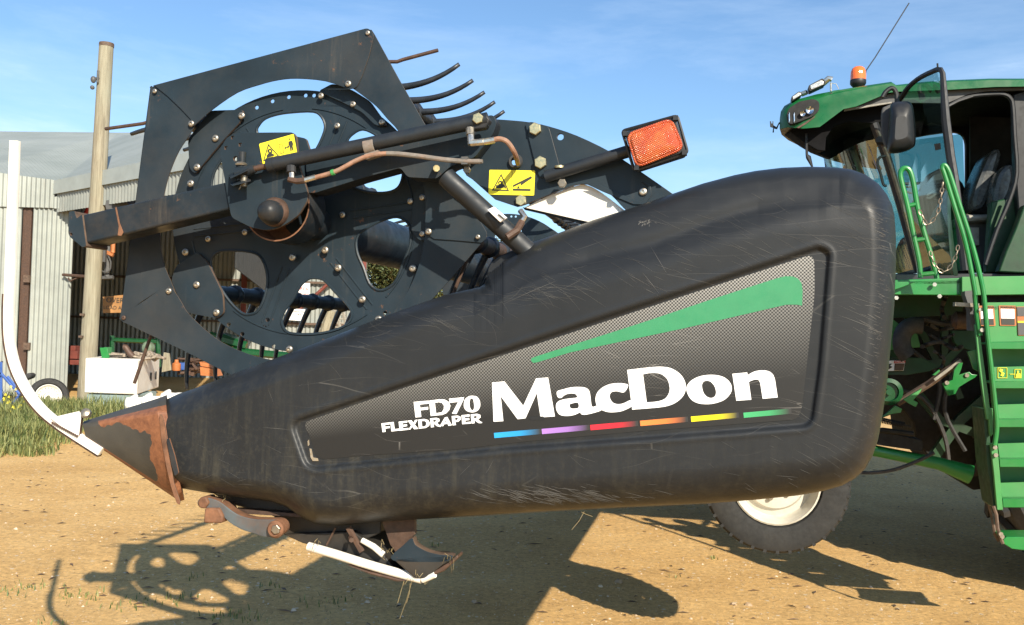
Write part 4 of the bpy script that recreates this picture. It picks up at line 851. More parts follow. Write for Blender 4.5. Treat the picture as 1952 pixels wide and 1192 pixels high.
# ================================================================== COMBINE
cb = tag(empty('combine_harvester', CF.loc, -TH), 'green combine harvester with cab door open and an orange beacon on its roof', 'combine harvester')
def cp(px, py, w): return CF.P(px, py, w)
R1 = lambda p: z2(p, 3.611, 1440, 0); R2 = lambda p: z2(p, 4.256, 1640, 280); R3 = lambda p: z2(p, 4.256, 1640, 520); R4 = lambda p: z2(p, 3.974, 1640, 780)
def ct(m_, pts, r, n=10):
    m_.tube([cp(*p) for p in pts], r, n)
def cplate(name, px, w, th, m, par, holes=(), bev=.002, rnd=0): return plate(name, CF, rounded(px, rnd) if rnd else px, holes, w, th, m, par, bev)
GE = [M['green'], M['green']]
def loft(name, prof, secs, m, par, sm=35, w0=None, cap=True):
    """prof: list of (px,py,weight) traced at w0; secs: list of (w, du, dz)"""
    mb = MB(); n = len(prof); base = [cp(x, y, w0) for x, y, _ in prof]
    for w, du, dz in secs:
        for p, (_, _, wt) in zip(base, prof): mb.v.append((p.x + du * wt, w - CF.w0, p.z + dz))
    for k in range(len(secs) - 1):
        for i in range(n): a, b = k * n + i, k * n + (i + 1) % n; mb.f.append((a, b, b + n, a + n))
    if cap: mb.f.append(tuple(range(n - 1, -1, -1))); mb.f.append(tuple(range((len(secs) - 1) * n, len(secs) * n)))
    mb.m = [0] * len(mb.f); return mb.build(name, m, par, .006, sm)
cab = MB()
cab.prism([cp(x, y, 4.75) for x, y in ((1700, 522), (2120, 520), (2120, 545), (1700, 545))], (0, 1.9, 0)); cab = cab.build('cab', M['cabblack'], cb, .01)
roofp = [(1487, 246, 1), (1487, 226, 1), (1489, 212, 1), (1496, 201, 1), (1513, 191, .9), (1545, 183, .7), (1583, 176, .5), (1640, 167, .2), (1697, 159, 0), (1706, 165, 0), (1760, 159, 0), (1808, 156, 0), (1883, 153, 0), (1955, 153, 0), (2120, 154, 0), (2120, 172, 0), (1955, 166, 0), (1890, 167, 0), (1808, 172, 0), (1704, 176, 0), (1686, 178, .1), (1612, 204, .4), (1584, 209, .5), (1542, 231, .8), (1522, 243, .9)]
roof = loft('roof', roofp, [(4.72, .16, -.02), (4.76, .05, 0), (4.84, .0, .005), (5.1, .03, .02), (5.4, .10, .04), (5.7, .20, .06), (6.0, .33, .08), (6.3, .50, .10), (6.55, .72, .10), (6.68, .95, .08)], [M['greenr'], M['cabblack']], cb, 40, 4.8)
roof.data.polygons.foreach_set('material_index', [1 if p.normal.z < -.35 else 0 for p in roof.data.polygons])
visor = [(1494, 252, 1), (1500, 236, 1), (1612, 200, .5), (1700, 178, 0), (2100, 170, 0), (2100, 190, 0), (1860, 182, 0), (1806, 196, 0), (1740, 214, 0), (1700, 224, 0), (1668, 236, .2), (1612, 232, .5), (1580, 242, .7), (1563, 262, .9), (1560, 288, 1), (1545, 287, 1), (1523, 274, 1)]
loft('visor', visor, [(4.9, .05, 0), (5.1, .02, .02), (5.6, .18, .07), (6.1, .42, .11), (6.5, .72, .14)], M['visor'], cb, 40, 4.9)
cplate('trim_strip', [(1609, 210), (1612, 202), (1700, 178), (1808, 171), (1955, 166), (1955, 172), (1880, 174), (1845, 180), (1806, 197), (1700, 196)], 4.77, .03, M['cabgrey'], roof)
cplate('trim_line', [(1609, 212), (1700, 197), (1700, 194), (1609, 207)], 4.76, .02, M['beige'], roof)
cplate('side_scoop', R1([(525, 625), (930, 575), (900, 635), (740, 705), (545, 748), (525, 700)]), 4.735, .05, M['greenr'], roof, rnd=5)
cplate('scoop_gap', R1([(512, 640), (530, 640), (545, 735), (530, 742), (518, 700)]), 4.73, .03, M['cabblack'], roof)
# roof lamps in the front corner
cplate('lamp_panel', R1([(225, 750), (300, 700), (400, 680), (440, 700), (440, 760), (400, 800), (300, 840), (235, 860), (215, 800)]), 4.70, .05, M['int'], roof, rnd=6)
for (x, y, r, m) in ((372, 762, 28, 'chrome'), (322, 785, 20, 'chrome')):
    mb = MB(); x_, y_ = R1([(x, y)])[0]; mb.lathe([(r * .00088, 0), (r * .0010, -.012), (r * .0009, -.01), (r * .0004, .0), (.001, .002)], cp(x_, y_, 4.69), (-.25 if r < 25 else -.1, 1, 0), 20, False); mb.build('roof_lamp', M[m], roof)
for x in (228, 262):
    cplate('lamp_slot', R1([(x, 790), (x + 8, 770), (x + 10, 830), (x + 3, 848)]), 4.69, .02, M['chrome'], roof)
# beige rust scar under the lamps
cplate('dirt_scar', R1([(280, 880), (330, 850), (390, 812), (415, 795), (405, 812), (350, 855), (300, 884)]), 4.715, .01, M['brown'], roof)
# work lights
for nm, q, dw in (('work_light', [(365, 590), (462, 538), (480, 556), (482, 580), (375, 630), (367, 612)], .0), ('work_light', [(246, 668), (302, 628), (318, 640), (320, 652), (252, 698)], .02)):
    wl = cplate(nm, R1(q), 4.74, .10, M['cabblack'], cb, rnd=3)
    cx = sum(p[0] for p in q) / len(q); cy = sum(p[1] for p in q) / len(q)
    cplate('lamp_face', R1([(cx + (x - cx) * .78, cy + (y - cy) * .72) for x, y in q]), 4.735, .006, M['zinc'], wl)
mb = MB(); ct(mb, [(1568, 160, 4.8), (1580, 150, 4.78), (1586, 152, 4.78)], .022, 8); ct(mb, [(1528, 180, 4.8), (1538, 176, 4.78)], .018, 8); ct(mb, [(1584, 174, 4.8), (1584, 158, 4.8)], .007, 8); ct(mb, [(1586, 159, 4.8), (1594, 160, 4.8), (1599, 170, 4.8)], .003, 6); mb.build('light_mount', M['zinc'], roof)
cplate('wind_vane', R1([(100, 835), (108, 835), (110, 850), (118, 850), (118, 835), (124, 836), (124, 862), (145, 875), (160, 845), (178, 833), (178, 845), (162, 858), (150, 890), (128, 885), (128, 912), (118, 912), (122, 880), (102, 874)]), 4.9, .01, M['cabblack'], roof)
# beacon and aerial
bx_, by_ = R1([(706, 590)])[0]
mb = MB(); o_ = cp(1635.5, 163, 4.95); mb.lathe([(.030, -.02), (.050, 0), (.0575, .012), (.0575, .036), (.055, .042)], o_, (0, 0, 1), 28); bc = mb.build('beacon', M['cabblack'], cb)
mb = MB(); mb.lathe([(.056, .04), (.0565, .07), (.054, .10), (.046, .125), (.03, .138), (.002, .142)], o_, (0, 0, 1), 28); mb.build('beacon_dome', M['beacon'], bc, 0, 60)
mb = MB(); ct(mb, [(1650, 136, 5.0), (1668, 110, 5.0), (1733, 6, 5.0)], .0042, 6); ct(mb, [(1645, 160, 5.0), (1650, 136, 5.0)], .008, 8); mb.build('aerial', M['cabblack'], cb)
# pillars, windscreen, far frame
mb = MB(); ct(mb, [(1666, 236, 4.8), (1690, 300, 4.8), (1718, 395, 4.8), (1752, 520, 4.8)], .032, 8); mb.build('front_pillar', M['cabblack'], cab)
mb = MB(); ct(mb, [(1671, 246, 4.755), (1693, 303, 4.755), (1720, 392, 4.755), (1752, 516, 4.755)], .014, 6); mb.build('pillar_strip', M['edge'], cab)
g = MB(); ns = 10; zt = []
for i in range(ns + 1):
    t = i / ns; w = 4.82 + 1.75 * t; bl = -.26 * (1 - (2 * t - 1) ** 2) ** .8 if 0 < t < 1 else 0
    for j, (x, y) in enumerate(((1668, 240), (1692, 310), (1718, 395), (1752, 520))):
        p = cp(x, y, 4.82); g.v.append((p.x + bl * (1 - j * .04), w - CF.w0, p.z))
g.f = [(i * 4 + j, i * 4 + j + 1, (i + 1) * 4 + j + 1, (i + 1) * 4 + j) for i in range(ns) for j in range(3)]; g.m = [0] * len(g.f); g.build('windscreen', M['glass'], cab, 0, 80)
cplate('far_side_frame', [(1570, 214), (2000, 170), (2000, 520), (1600, 520), (1572, 300)], 6.5, .06, M['int'], cab, [crom([(1584, 300), (1600, 291), (1625, 291), (1672, 279), (1740, 262), (1800, 252), (1828, 253), (1840, 266), (1842, 300), (1842, 400), (1842, 470), (1800, 500), (1700, 505), (1640, 500), (1612, 440), (1596, 360)], 3)])
cplate('far_window', [(1600, 285), (1835, 255), (1845, 500), (1640, 505)], 6.53, .004, M['glass'], cab)
mb = MB(); ct(mb, [(1606, 236, 6.1), (1626, 290, 6.1), (1646, 345, 6.1), (1690, 470, 6.1)], .034, 4); mb.build('inner_post', M['beige'], cab)
cplate('sun_blind', [(1592, 240), (1600, 234), (1660, 240), (1670, 272), (1640, 284), (1610, 288), (1590, 286)], 5.9, .02, M['int'], cab)
cplate('cab_mirror', [(1611, 292), (1620, 292), (1622, 312), (1632, 318), (1634, 345), (1608, 345), (1608, 316), (1614, 310)], 5.6, .05, M['int'], cab, rnd=3)
cplate('rear_wall', [(1850, 176), (2100, 176), (2100, 520), (1850, 520)], 5.9, .04, M['int'], cab)
mb = MB(); mb.prism([cp(x, y, 4.82) for x, y in ((1931, 180), (1962, 170), (1962, 520), (1950, 520), (1936, 340))], (0, .08, 0)); mb.build('rear_pillar', M['cabblack'], cab, .01)
mb = MB(); ct(mb, [(x, y, 4.78) for x, y in crom([(1805, 204), (1830, 190), (1855, 183), (1885, 180), (1912, 180), (1926, 188), (1931, 205), (1934, 260), (1938, 330), (1925, 380), (1900, 440), (1878, 505)], 3, False)], .016, 8); mb.build('door_seal', M['cabblack'], cab)
cplate('seal_highlight', R1([(1320, 728), (1400, 690), (1500, 660), (1500, 666), (1400, 700), (1325, 740)]), 4.75, .01, M['cabgrey'], cab)
mb = MB(); ct(mb, [(1921, 382, 4.85), (1900, 440, 4.85), (1879, 500, 4.85)], .012, 4); mb.build('belt_strip', M['beige'], cab)
# inside the cab
def blob(name, pts, w, th, m, par, k=3): return plate(name, CF, crom(pts, k), [], w, th, M[m], par, min(th * .35, .035))
blob('seat', R2([(905, 420), (940, 300), (1010, 130), (1060, 40), (1120, 10), (1150, 60), (1110, 200), (1070, 340), (1010, 480), (960, 510), (915, 500)]), 5.35, .4, 'plasw', cab)
blob('seat_side', R2([(1075, 460), (1085, 340), (1120, 220), (1180, 150), (1240, 145), (1262, 240), (1230, 380), (1170, 480), (1110, 515)]), 5.15, .2, 'plasw', cab)
blob('seat_cushion', R2([(830, 560), (860, 545), (1000, 545), (1140, 540), (1150, 575), (1080, 600), (940, 608), (850, 610)]), 5.1, .45, 'beige', cab)
cplate('seat_base', R2([(860, 620), (1120, 620), (1080, 760), (1000, 1000), (830, 1000), (830, 700)]), 5.2, .4, M['cabgrey'], cab)
cplate('seat_box', R2([(880, 655), (965, 655), (965, 800), (890, 800)]), 5.15, .1, M['beige'], cab)
blob('console', R2([(545, 235), (600, 195), (680, 165), (790, 175), (790, 190), (740, 215), (700, 290), (600, 310), (540, 300)]), 5.2, .12, 'cabblack', cab)
blob('steering_column', R2([(520, 270), (600, 300), (560, 380), (640, 420), (700, 330), (740, 340), (700, 480), (640, 640), (540, 640), (500, 420)]), 5.5, .15, 'int', cab)
blob('lower_dash', R2([(440, 420), (560, 340), (760, 240), (860, 340), (860, 560), (800, 1020), (470, 1020), (400, 700)]), 5.9, .1, 'int', cab)
mb = MB(); ct(mb, [(x, y, 5.3) for x, y in R2([(350, 300), (450, 300), (560, 290)])], .012, 8); ct(mb, [(x, y, 5.3) for x, y in R2(crom([(360, 330), (420, 325), (450, 350), (420, 375), (370, 360)], 3))], .008, 6); ct(mb, [(x, y, 5.3) for x, y in R2(crom([(540, 400), (600, 355), (680, 345), (690, 370), (620, 380), (560, 420)], 3))], .01, 6); mb.build('steering_wheel', M['cabgrey'], cab)
blob('floor_box', R2([(330, 800), (380, 720), (440, 760), (480, 1000), (340, 1020), (300, 930)]), 5.0, .2, 'int', cab)
# ---- door standing open
def xl(y): return 1690 + (y - 240) * (60 / 277)
def xr(y): return 1797 + (y - 140) * (38 / 375)
def wd(x, y): return 4.75 - .75 * max(0, min(1.1, (x - xl(y)) / (xr(y) - xl(y))))
def dp(x, y, o=0): return cp(x, y, wd(x, y) + o)
top_ = crom([(1700, 224), (1708, 202), (1717, 188), (1733, 165), (1756, 147), (1786, 133)], 3, False) + [(1793, 133), (1797, 140)]
mb = MB(); fp = [dp(x, y) for x, y in top_] + [dp(x, y) for x, y in ((1803, 230), (1812, 299), (1819, 340), (1833, 450), (1840, 516))]; mb.tube(fp, [.017] * len(top_) + [.028] * 5, 8)
door = mb.build('cab_door', M['cabblack'], cb)
mb = MB(); gp = [dp(x, y, .005) for x, y in top_ + [(1803, 230), (1812, 299), (1826, 400), (1840, 516), (1752, 518), (1720, 400), (1700, 320), (1690, 260)]]; mb.add(gp, [tuple(range(len(gp)))]); mb.build('door_glass', M['dglass'], door, 0, 0)
mb = MB(); mb.tube([dp(1788, 136), dp(1787, 121)], .006, 6); mb.build('door_pin', M['cabblack'], door)
pts = R1([(1232, 992), (1274, 985), (1278, 1028), (1240, 1035)]); mb = MB(); mb.prism([dp(x, y, -.02) for x, y in pts], (0, .008, 0)); mb.build('glass_sticker', M['cabgrey'], door)
mb = MB(); q = R2([(560, 620), (600, 520), (660, 430), (700, 350), (735, 420), (745, 700), (785, 1040), (640, 1040), (580, 1000), (545, 800)]); mb.prism([dp(x, y, -.03) for x, y in q], (0, .05, 0)); mb.build('lower_door_panel', M['greenp'], door, .004)
mb = MB(); q = R2([(714, 360), (735, 360), (735, 560), (770, 880), (795, 1045), (768, 1045), (735, 860), (716, 600)]); mb.prism([dp(x, y, -.06) for x, y in q], (0, .03, 0)); mb.build('door_edge', M['green'], door, .004)
# side mirror
def ml(name, pts, secs, w0, m, par): return loft(name, [(x, y, 0) for x, y in pts], secs, m, par, 50, w0)
mp_ = crom(R1([(935, 715), (1000, 700), (1060, 702), (1085, 740), (1098, 850), (1103, 980), (1080, 1020), (1010, 1050), (930, 1058), (908, 1030), (912, 940), (920, 800)]), 3)
mb = MB(); cx = sum(p[0] for p in mp_) / len(mp_); cy = sum(p[1] for p in mp_) / len(mp_); n_ = len(mp_)
for sc_, w in ((.45, 4.12), (.72, 4.135), (.9, 4.17), (1, 4.24), (.98, 4.32), (.94, 4.34)):
    mb.v += [tuple(cp(cx + (x - cx) * sc_, cy + (y - cy) * sc_, w)) for x, y in mp_]
mb.f = [(k * n_ + i, k * n_ + (i + 1) % n_, (k + 1) * n_ + (i + 1) % n_, (k + 1) * n_ + i) for k in range(5) for i in range(n_)] + [tuple(range(n_)), tuple(range(6 * n_ - 1, 5 * n_ - 1, -1))]; mb.m = [0] * len(mb.f)
mir = mb.build('side_mirror', M['cabblack'], cb, 0, 60)
blob('mirror_back', R1([(870, 760), (900, 730), (960, 715), (935, 800), (925, 930), (920, 1010), (890, 1000), (868, 900)]), 4.36, .03, 'cabgrey', mir)
mb = MB(); ct(mb, [(x, y, 4.4) for x, y in crom([(1682, 186), (1688, 176), (1697, 169), (1704, 170), (1709, 180), (1710, 196)], 4, False)], .016, 10); mb.build('mirror_arm', M['cabblack'], mir)
mb = MB(); ct(mb, [(x, y, 4.7) for x, y in crom(R1([(900, 1075), (865, 1080), (842, 1105), (845, 1150), (860, 1192)]) + [(1684, 352), (1690, 354)], 3, False)], .010, 8); ct(mb, [(1674, 268, 4.75), (1690, 268, 4.7)], .03, 6); mb.build('grab_bar', M['cabblack'], cab)
mb = MB(); ct(mb, [(1537, 255, 4.9), (1538, 295, 4.9), (1541, 300, 4.9), (1549, 320, 4.9)], [.01, .01, .02, .006], 8); mb.build('wiper', M['cabblack'], cab)
# ---- platform
plt = MB(); plt.prism([cp(x, y, 3.3) for x, y in ((1700, 534), (1835, 530), (1835, 563), (1705, 562))], (0, .06, 0)); plt.prism([cp(x, y, 3.3) for x, y in ((1705, 536), (1835, 534), (1835, 542), (1705, 544))], (0, 1.35, 0)); plt = plt.build('platform', M['green'], cb, .004)
cplate('platform_beam', [(1834, 528), (2750, 515), (2750, 551), (1834, 563)], 3.27, .08, M['greenl'], plt)
mb = MB(); mb.prism([cp(x, y, 3.35) for x, y in ((1834, 530), (2750, 518), (2750, 528), (1834, 540))], (0, 1.35, 0)); mb.build('deck', M['greasy'], plt)
cplate('frame_channel', R3([(1015, 185), (1950, 185), (1950, 240), (1015, 240)]), 3.4, .06, M['greasy'], plt)
cplate('left_bracket', R3([(275, 75), (450, 72), (360, 110), (275, 140)]), 3.25, .02, M['green'], plt)
for i, (x, y) in enumerate(((600, 97), (290, 205), (640, 192))): bolt_ = MB(); x_, y_ = R3([(x, y)])[0]; bolt_.lathe([(.012, 0), (.012, -.012), (.002, -.012)], cp(x_, y_, 3.28), (0, 1, 0), 6); bolt_.build('bolt', M['zinc'], plt)
# ---- cab step ladder
lad = MB()
def strip(m_, a, b, wdt, w, th=.03):
    (x0, y0), (x1, y1) = a, b; m_.prism([cp(x0 - wdt, y0, w), cp(x0 + wdt, y0, w), cp(x1 + wdt, y1, w), cp(x1 - wdt, y1, w)], (0, th, 0))
lad.prism([cp(*p, 3.0) for p in R3([(930, 420), (965, 420), (990, 640), (1040, 1000), (1062, 1192), (1025, 1192), (990, 960), (955, 700)])] , (0, .025, 0))
lad.prism([cp(*p, 3.0) for p in R4([(968, -6), (1003, -6), (1006, 190), (990, 210), (980, 190)])], (0, .025, 0))
lad.prism([cp(*p, 2.99) for p in R4([(986, 262), (1036, 262), (1050, 400), (1082, 764), (1036, 766), (1010, 480)])], (0, .025, 0))
lad = lad.build('cab_ladder', M['greenl'], cb, .003)
mb = MB()
mb.prism([cp(*p, 3.03) for p in R4([(930, 0), (968, 0), (985, 262), (1010, 480), (1036, 766), (1010, 740), (960, 400)])], (0, .22, 0)); mb.build('ladder_side', M['greend'], lad)
steps = [((1886, 652), (2100, 652), 14), ((1891, 727), (2100, 727), 14), ((1901, 799), (2100, 799), 16), ((1905, 875), (2100, 875), 16), ((1911, 951), (2100, 951), 17)]
for (a, b, h) in steps:
    mb = MB(); mb.prism([cp(a[0], a[1], 3.02), cp(b[0], b[1], 3.02), cp(b[0], b[1] + h, 3.02), cp(a[0] + 1, a[1] + h, 3.02)], (0, .03, 0)); mb.prism([cp(a[0], a[1] + 1, 3.05), cp(b[0], b[1] + 1, 3.05), cp(b[0], b[1] + 5, 3.05), cp(a[0], a[1] + 5, 3.05)], (0, .20, 0)); mb.build('step', M['green'], lad, .003)
risers = [((1878, 577), (2100, 575), (2100, 650), (1882, 652)), ((1886, 700), (2100, 696), (2100, 727), (1890, 727)), ((1894, 772), (2100, 766), (2100, 799), (1898, 799)), ((1902, 846), (2100, 840), (2100, 875), (1906, 875)), ((1906, 921), (2100, 915), (2100, 951), (1911, 951))]
for k, q in enumerate(risers):
    mb = MB(); mb.prism([cp(x, y, 3.13 if k else 3.06) for x, y in q], (0, .012, 0)); mb.build('riser', M['greenl'], lad)
cplate('ladder_back', [(1880, 640), (2100, 640), (2100, 950), (1908, 950)], 3.27, .02, M['greenl'], lad)
bs = MB(); bs.prism([cp(*p, 3.02) for p in R4([(1085, 985), (1110, 968), (1800, 975), (1800, 1075), (1235, 1070), (1150, 1060), (1085, 1020)])], (0, .03, 0)); bs.prism([cp(*p, 3.05) for p in R4([(1090, 975), (1800, 978), (1800, 990), (1090, 990)])], (0, .2, 0)); bs = bs.build('bottom_step', M['green'], cb, .003)
mb = MB(); ct(mb, [(x, y, 3.0) for x, y in R4([(1008, 735), (1030, 800), (1040, 900), (1060, 970), (1080, 1020)])], .009, 6); mb.build('step_strap', M['edge'], bs); mb = MB(); ct(mb, [(x, y, 3.22) for x, y in R4([(970, 705), (1000, 820), (1020, 950), (1050, 1000)])], .009, 6); mb.build('step_strap', M['edge'], bs)
for x, y in R4([(1018, 290), (1024, 348), (1072, 965), (1062, 945)]) + R3([(985, 465), (975, 300)]): b2 = MB(); b2.lathe([(.011, 0), (.011, .01), (.002, .01)], cp(x, y, 2.985), (0, -1, 0), 10); b2.build('ladder_bolt', M['bolt'], lad)
def label(q, w, bands, par=lad, nm='warning_label'):
    a, b, c, d = q
    lb = cplate(nm, rounded(q, 2), w, .003, M['orange'], cb, bev=0)
    def f(u, v): return (a[0] * (1 - u) * (1 - v) + b[0] * u * (1 - v) + c[0] * u * v + d[0] * (1 - u) * v, a[1] * (1 - u) * (1 - v) + b[1] * u * (1 - v) + c[1] * u * v + d[1] * (1 - u) * v)
    for (u0, v0, u1, v1, m) in bands: cplate('label_area', [f(u0, v0), f(u1, v0), f(u1, v1), f(u0, v1)], w - .002, .0015, M[m], lb, bev=0)
    return f
bd = [(.1, .17, .9, .64, 'letter'), (.1, .66, .9, .95, 'ink')]
f = label(R3([(1123, 265), (1263, 268), (1266, 432), (1133, 430)]), 3.055, bd)
text('WARNING', CF, *[(a) for a in f(.56, .09)], 3.052, 4.2, M['ink'], lad, 'label_text')
label(R3([(960, 268), (1085, 268), (1098, 432), (970, 432)]), 3.055, bd); text('WARNING', CF, 1888, 586, 3.052, 4.2, M['ink'], lad, 'label_text')
label(R3([(1268, 275), (1420, 275), (1420, 510), (1280, 510)]), 3.055, [(0.02, .02, .98, .33, 'cabgrey'), (.02, .5, .98, .56, 'yellow'), (.02, .57, .98, .98, 'cabgrey')])
mb = MB()
def ol(x0, y0, x1, y1, w=3.125, t=.8):
    for a, b, c, d in ((x0, y0, x1, y0 + t), (x0, y1 - t, x1, y1), (x0, y0, x0 + t, y1), (x1 - t, y0, x1, y1)): mb.prism([cp(a, b, w), cp(c, b, w), cp(c, d, w), cp(a, d, w)], (0, .004, 0))
ol(1902, 701, 1920, 721); ol(1934, 704, 1947, 721)
mb.prism([cp(x, y, 3.124) for x, y in ((1906, 703), (1912, 705), (1910, 709), (1915, 712), (1912, 718), (1907, 716), (1910, 711), (1905, 708))], (0, .004, 0))
mb.prism([cp(x, y, 3.124) for x, y in ((1937, 720), (1937, 714), (1939, 712), (1939, 707), (1942, 707), (1942, 712), (1945, 712), (1946, 720))], (0, .004, 0))
mb.prism([cp(x, y, 3.125) for x, y in ((1925, 713), (1934, 713), (1934, 714), (1925, 714))], (0, .004, 0)); mb.build('yellow_pictogram', M['yellow'], lad)
# ---- handrails
def rail(name, pts, w, r, par=lad, m='green', k=4):
    mb = MB(); P_ = crom([(x, y, w if len(p) < 3 else p[2]) for p in pts for x, y in [p[:2]]], k, False); mb.tube([cp(*p) for p in P_], r, 10); return mb.build(name, M[m], par)
rail('handrail', [(1859, 563), (1858, 555), (1850, 510), (1838, 455), (1818, 390), (1801, 335), (1796, 320), (1800, 315), (1806, 322), (1813, 340), (1828, 388), (1848, 450), (1862, 500), (1871, 540), (1876, 570), (1882, 637), (1890, 708), (1897, 775), (1900, 815), (1896, 848)], 2.97, .0125)
rail('handrail', [(1858, 560), (1862, 600), (1868, 640)], 3.0, .0125)
lp = rail('loop_rail', [(1754, 530), (1752, 500), (1742, 452), (1729, 390), (1719, 350), (1716, 332), (1720, 323), (1728, 321), (1735, 328), (1741, 350), (1749, 397), (1762, 446), (1774, 485), (1782, 515), (1787, 538)], 3.5, .0155, cb)
for a, b in (((1727, 394), (1747, 389)), ((1740, 459), (1762, 456)), ((1751, 524), (1780, 521))): mb = MB(); ct(mb, [(*a, 3.5), (*b, 3.5)], .014, 8); mb.build('loop_rung', M['green'], lp)
def chain(pts, w, name='chain'):
    P_ = [cp(*p, w) for p in crom(pts, 8, False)]; mb = MB(); acc = 0; last = P_[0]; k = 0
    for a, b in zip(P_, P_[1:]):
        acc += (b - a).length
        if acc > .026:
            acc = 0; k += 1; d = (b - a).normalized(); s_ = d.cross(Vector((0, 1, 0))).normalized() if k % 2 else Vector((0, 1, 0))
            ring_ = [b + d * .018 * math.cos(t) + s_ * .009 * math.sin(t) for t in np.linspace(0, 2 * math.pi, 9)]; mb.tube(ring_, .0032, 5, False)
    return mb.build(name, M['chain'], plt)
chain([(1750, 396), (1758, 412), (1767, 428), (1778, 420), (1788, 404), (1793, 380), (1797, 350)], 3.4)
chain([(1772, 474), (1778, 496), (1788, 512), (1799, 518), (1812, 508), (1822, 488), (1826, 470)], 3.4)
# ---- underside: feeder house, hoses, levers
fh = MB(); fh.prism([cp(x, y, 4.7) for x, y in ((1560, 566), (1900, 562), (1960, 700), (1960, 920), (1856, 935), (1790, 893), (1746, 842), (1741, 806), (1722, 782), (1683, 797), (1560, 830))], (0, .9, 0)); fh = fh.build('feeder_house', M['greasy'], cb, .01)
mb = MB(); mb.prism([cp(x, y, 5.2) for x, y in ((1760, 566), (1990, 562), (2010, 770), (1800, 760))], (0, 1.9, 0)); mb.build('chassis', M['greasy'], cb)
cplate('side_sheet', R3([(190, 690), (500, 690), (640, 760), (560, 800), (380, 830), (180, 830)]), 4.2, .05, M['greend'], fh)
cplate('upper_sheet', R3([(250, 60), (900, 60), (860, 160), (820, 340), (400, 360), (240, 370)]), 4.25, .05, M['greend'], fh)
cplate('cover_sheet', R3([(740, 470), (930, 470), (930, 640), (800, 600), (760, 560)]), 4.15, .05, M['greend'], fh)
cplate('tank_panel', R3([(150, 380), (260, 375), (330, 430), (300, 560), (310, 620), (150, 640)]), 4.1, .03, M['greenl'], fh, rnd=4)
cplate('tank_panel', R3([(380, 500), (460, 490), (490, 605), (410, 610)]), 4.15, .03, M['greenl'], fh)
lb = cplate('danger_label', R3([(150, 715), (368, 712), (350, 795), (150, 800)]), 4.17, .004, M['letter'], cb)
cplate('danger_band', R3([(275, 714), (367, 713), (364, 732), (272, 735)]), 4.165, .002, M['redb'], lb); text('DANGER', CF, *R3([(320, 724)])[0], 4.162, 3.2, M['letter'], lb, 'label_text')
cplate('label_text_area', R3([(278, 738), (362, 736), (348, 793), (275, 795)]), 4.165, .002, M['edge'], lb)
cplate('label_picture', R3([(200, 770), (230, 740), (262, 738), (240, 755), (262, 765), (230, 785), (205, 780)]), 4.165, .002, M['ink'], lb)
mb = MB(); ct(mb, [(x, y, 4.0) for x, y in crom(R3([(500, 430), (420, 430), (360, 470), (335, 540), (345, 620), (390, 680)]), 4, False)], .055, 12); mb.build('elbow_hose', M['rubber'], fh)
mb = MB()
for pts in ([(460, 400), (560, 420), (640, 460), (760, 440)], [(420, 380), (520, 380), (700, 420), (800, 400)], [(500, 600), (640, 560), (760, 620), (820, 600)], [(600, 640), (680, 700), (640, 800)], [(700, 180), (660, 300), (700, 400)], [(560, 500), (640, 540), (760, 500)]):
    ct(mb, [(x, y, 4.02 + random.uniform(-.05, .05)) for x, y in crom(R3(pts), 4, False)], random.choice((.010, .014, .018)), 7)
mb.build('hose_bundle', M['rubber'], fh)
mb = MB(); o_ = cp(*R3([(225, 965)])[0], 3.95); mb.lathe([(.085, .0), (.085, -.03), (.06, -.035), (.055, -.01), (.02, -.01), (.02, -.05), (.002, -.05)], o_, (0, 1, 0), 28); mb.build('pulley', M['greenp'], fh)
mb = MB(); o_ = cp(*R3([(800, 388)])[0], 3.85); mb.lathe([(.03, -.04), (.055, -.02), (.055, .05), (.03, .07)], o_, (1, 0, 0), 20); mb.build('filter_can', M['brown'], fh)
mb = MB(); mb.prism([cp(*p, 3.12) for p in R3([(848, 150), (925, 140), (945, 300), (940, 470), (895, 470), (890, 300), (850, 180)])], (0, .08, 0)); mb.build('grey_upright', M['cabgrey'], plt)
mb = MB(); mb.prism([cp(*p, 3.05) for p in R3([(770, 240), (965, 250), (965, 282), (770, 270)])], (0, .05, 0)); mb.build('latch_bracket', M['boltd'], plt)
lev = cplate('green_lever', R3([(668, 900), (750, 870), (762, 790), (800, 735), (832, 730), (820, 780), (800, 830), (885, 805), (905, 825), (950, 830), (930, 852), (880, 880), (800, 930), (770, 985), (715, 998)]), 3.8, .03, M['green'], cb)
for x, y in R3([(862, 832), (700, 893)]): b2 = MB(); b2.lathe([(.013, 0), (.013, .012), (.002, .012)], cp(x, y, 3.8), (0, -1, 0), 8); b2.build('lever_bolt', M['bolt'], lev)
cplate('green_lever', R3([(350, 1030), (500, 940), (490, 965), (430, 1035), (470, 1055), (450, 1090), (400, 1065)]), 3.85, .03, M['greenl'], fh)
cplate('green_guard', R3([(178, 1172), (285, 1080), (340, 1105), (330, 1135), (240, 1150)]), 3.85, .03, M['green'], fh)
cplate('green_guard', R3([(868, 640), (940, 625), (955, 800), (920, 780)]), 3.4, .02, M['green'], fh)
cplate('green_guard', R3([(585, 830), (640, 785), (648, 800), (610, 835)]), 3.85, .02, M['green'], fh)
mb = MB(); ct(mb, [(*R3([(300, 1060)])[0], 3.95), (*R3([(560, 900)])[0], 3.9), (*R3([(815, 712)])[0], 3.85)], .022, 6); mb.build('linkage_bar', M['edge'], fh)
mb = MB(); ct(mb, [(*R3([(600, 870)])[0], 3.84), (*R3([(815, 708)])[0], 3.84)], .012, 4); mb.build('bare_bar', M['beige'], fh)
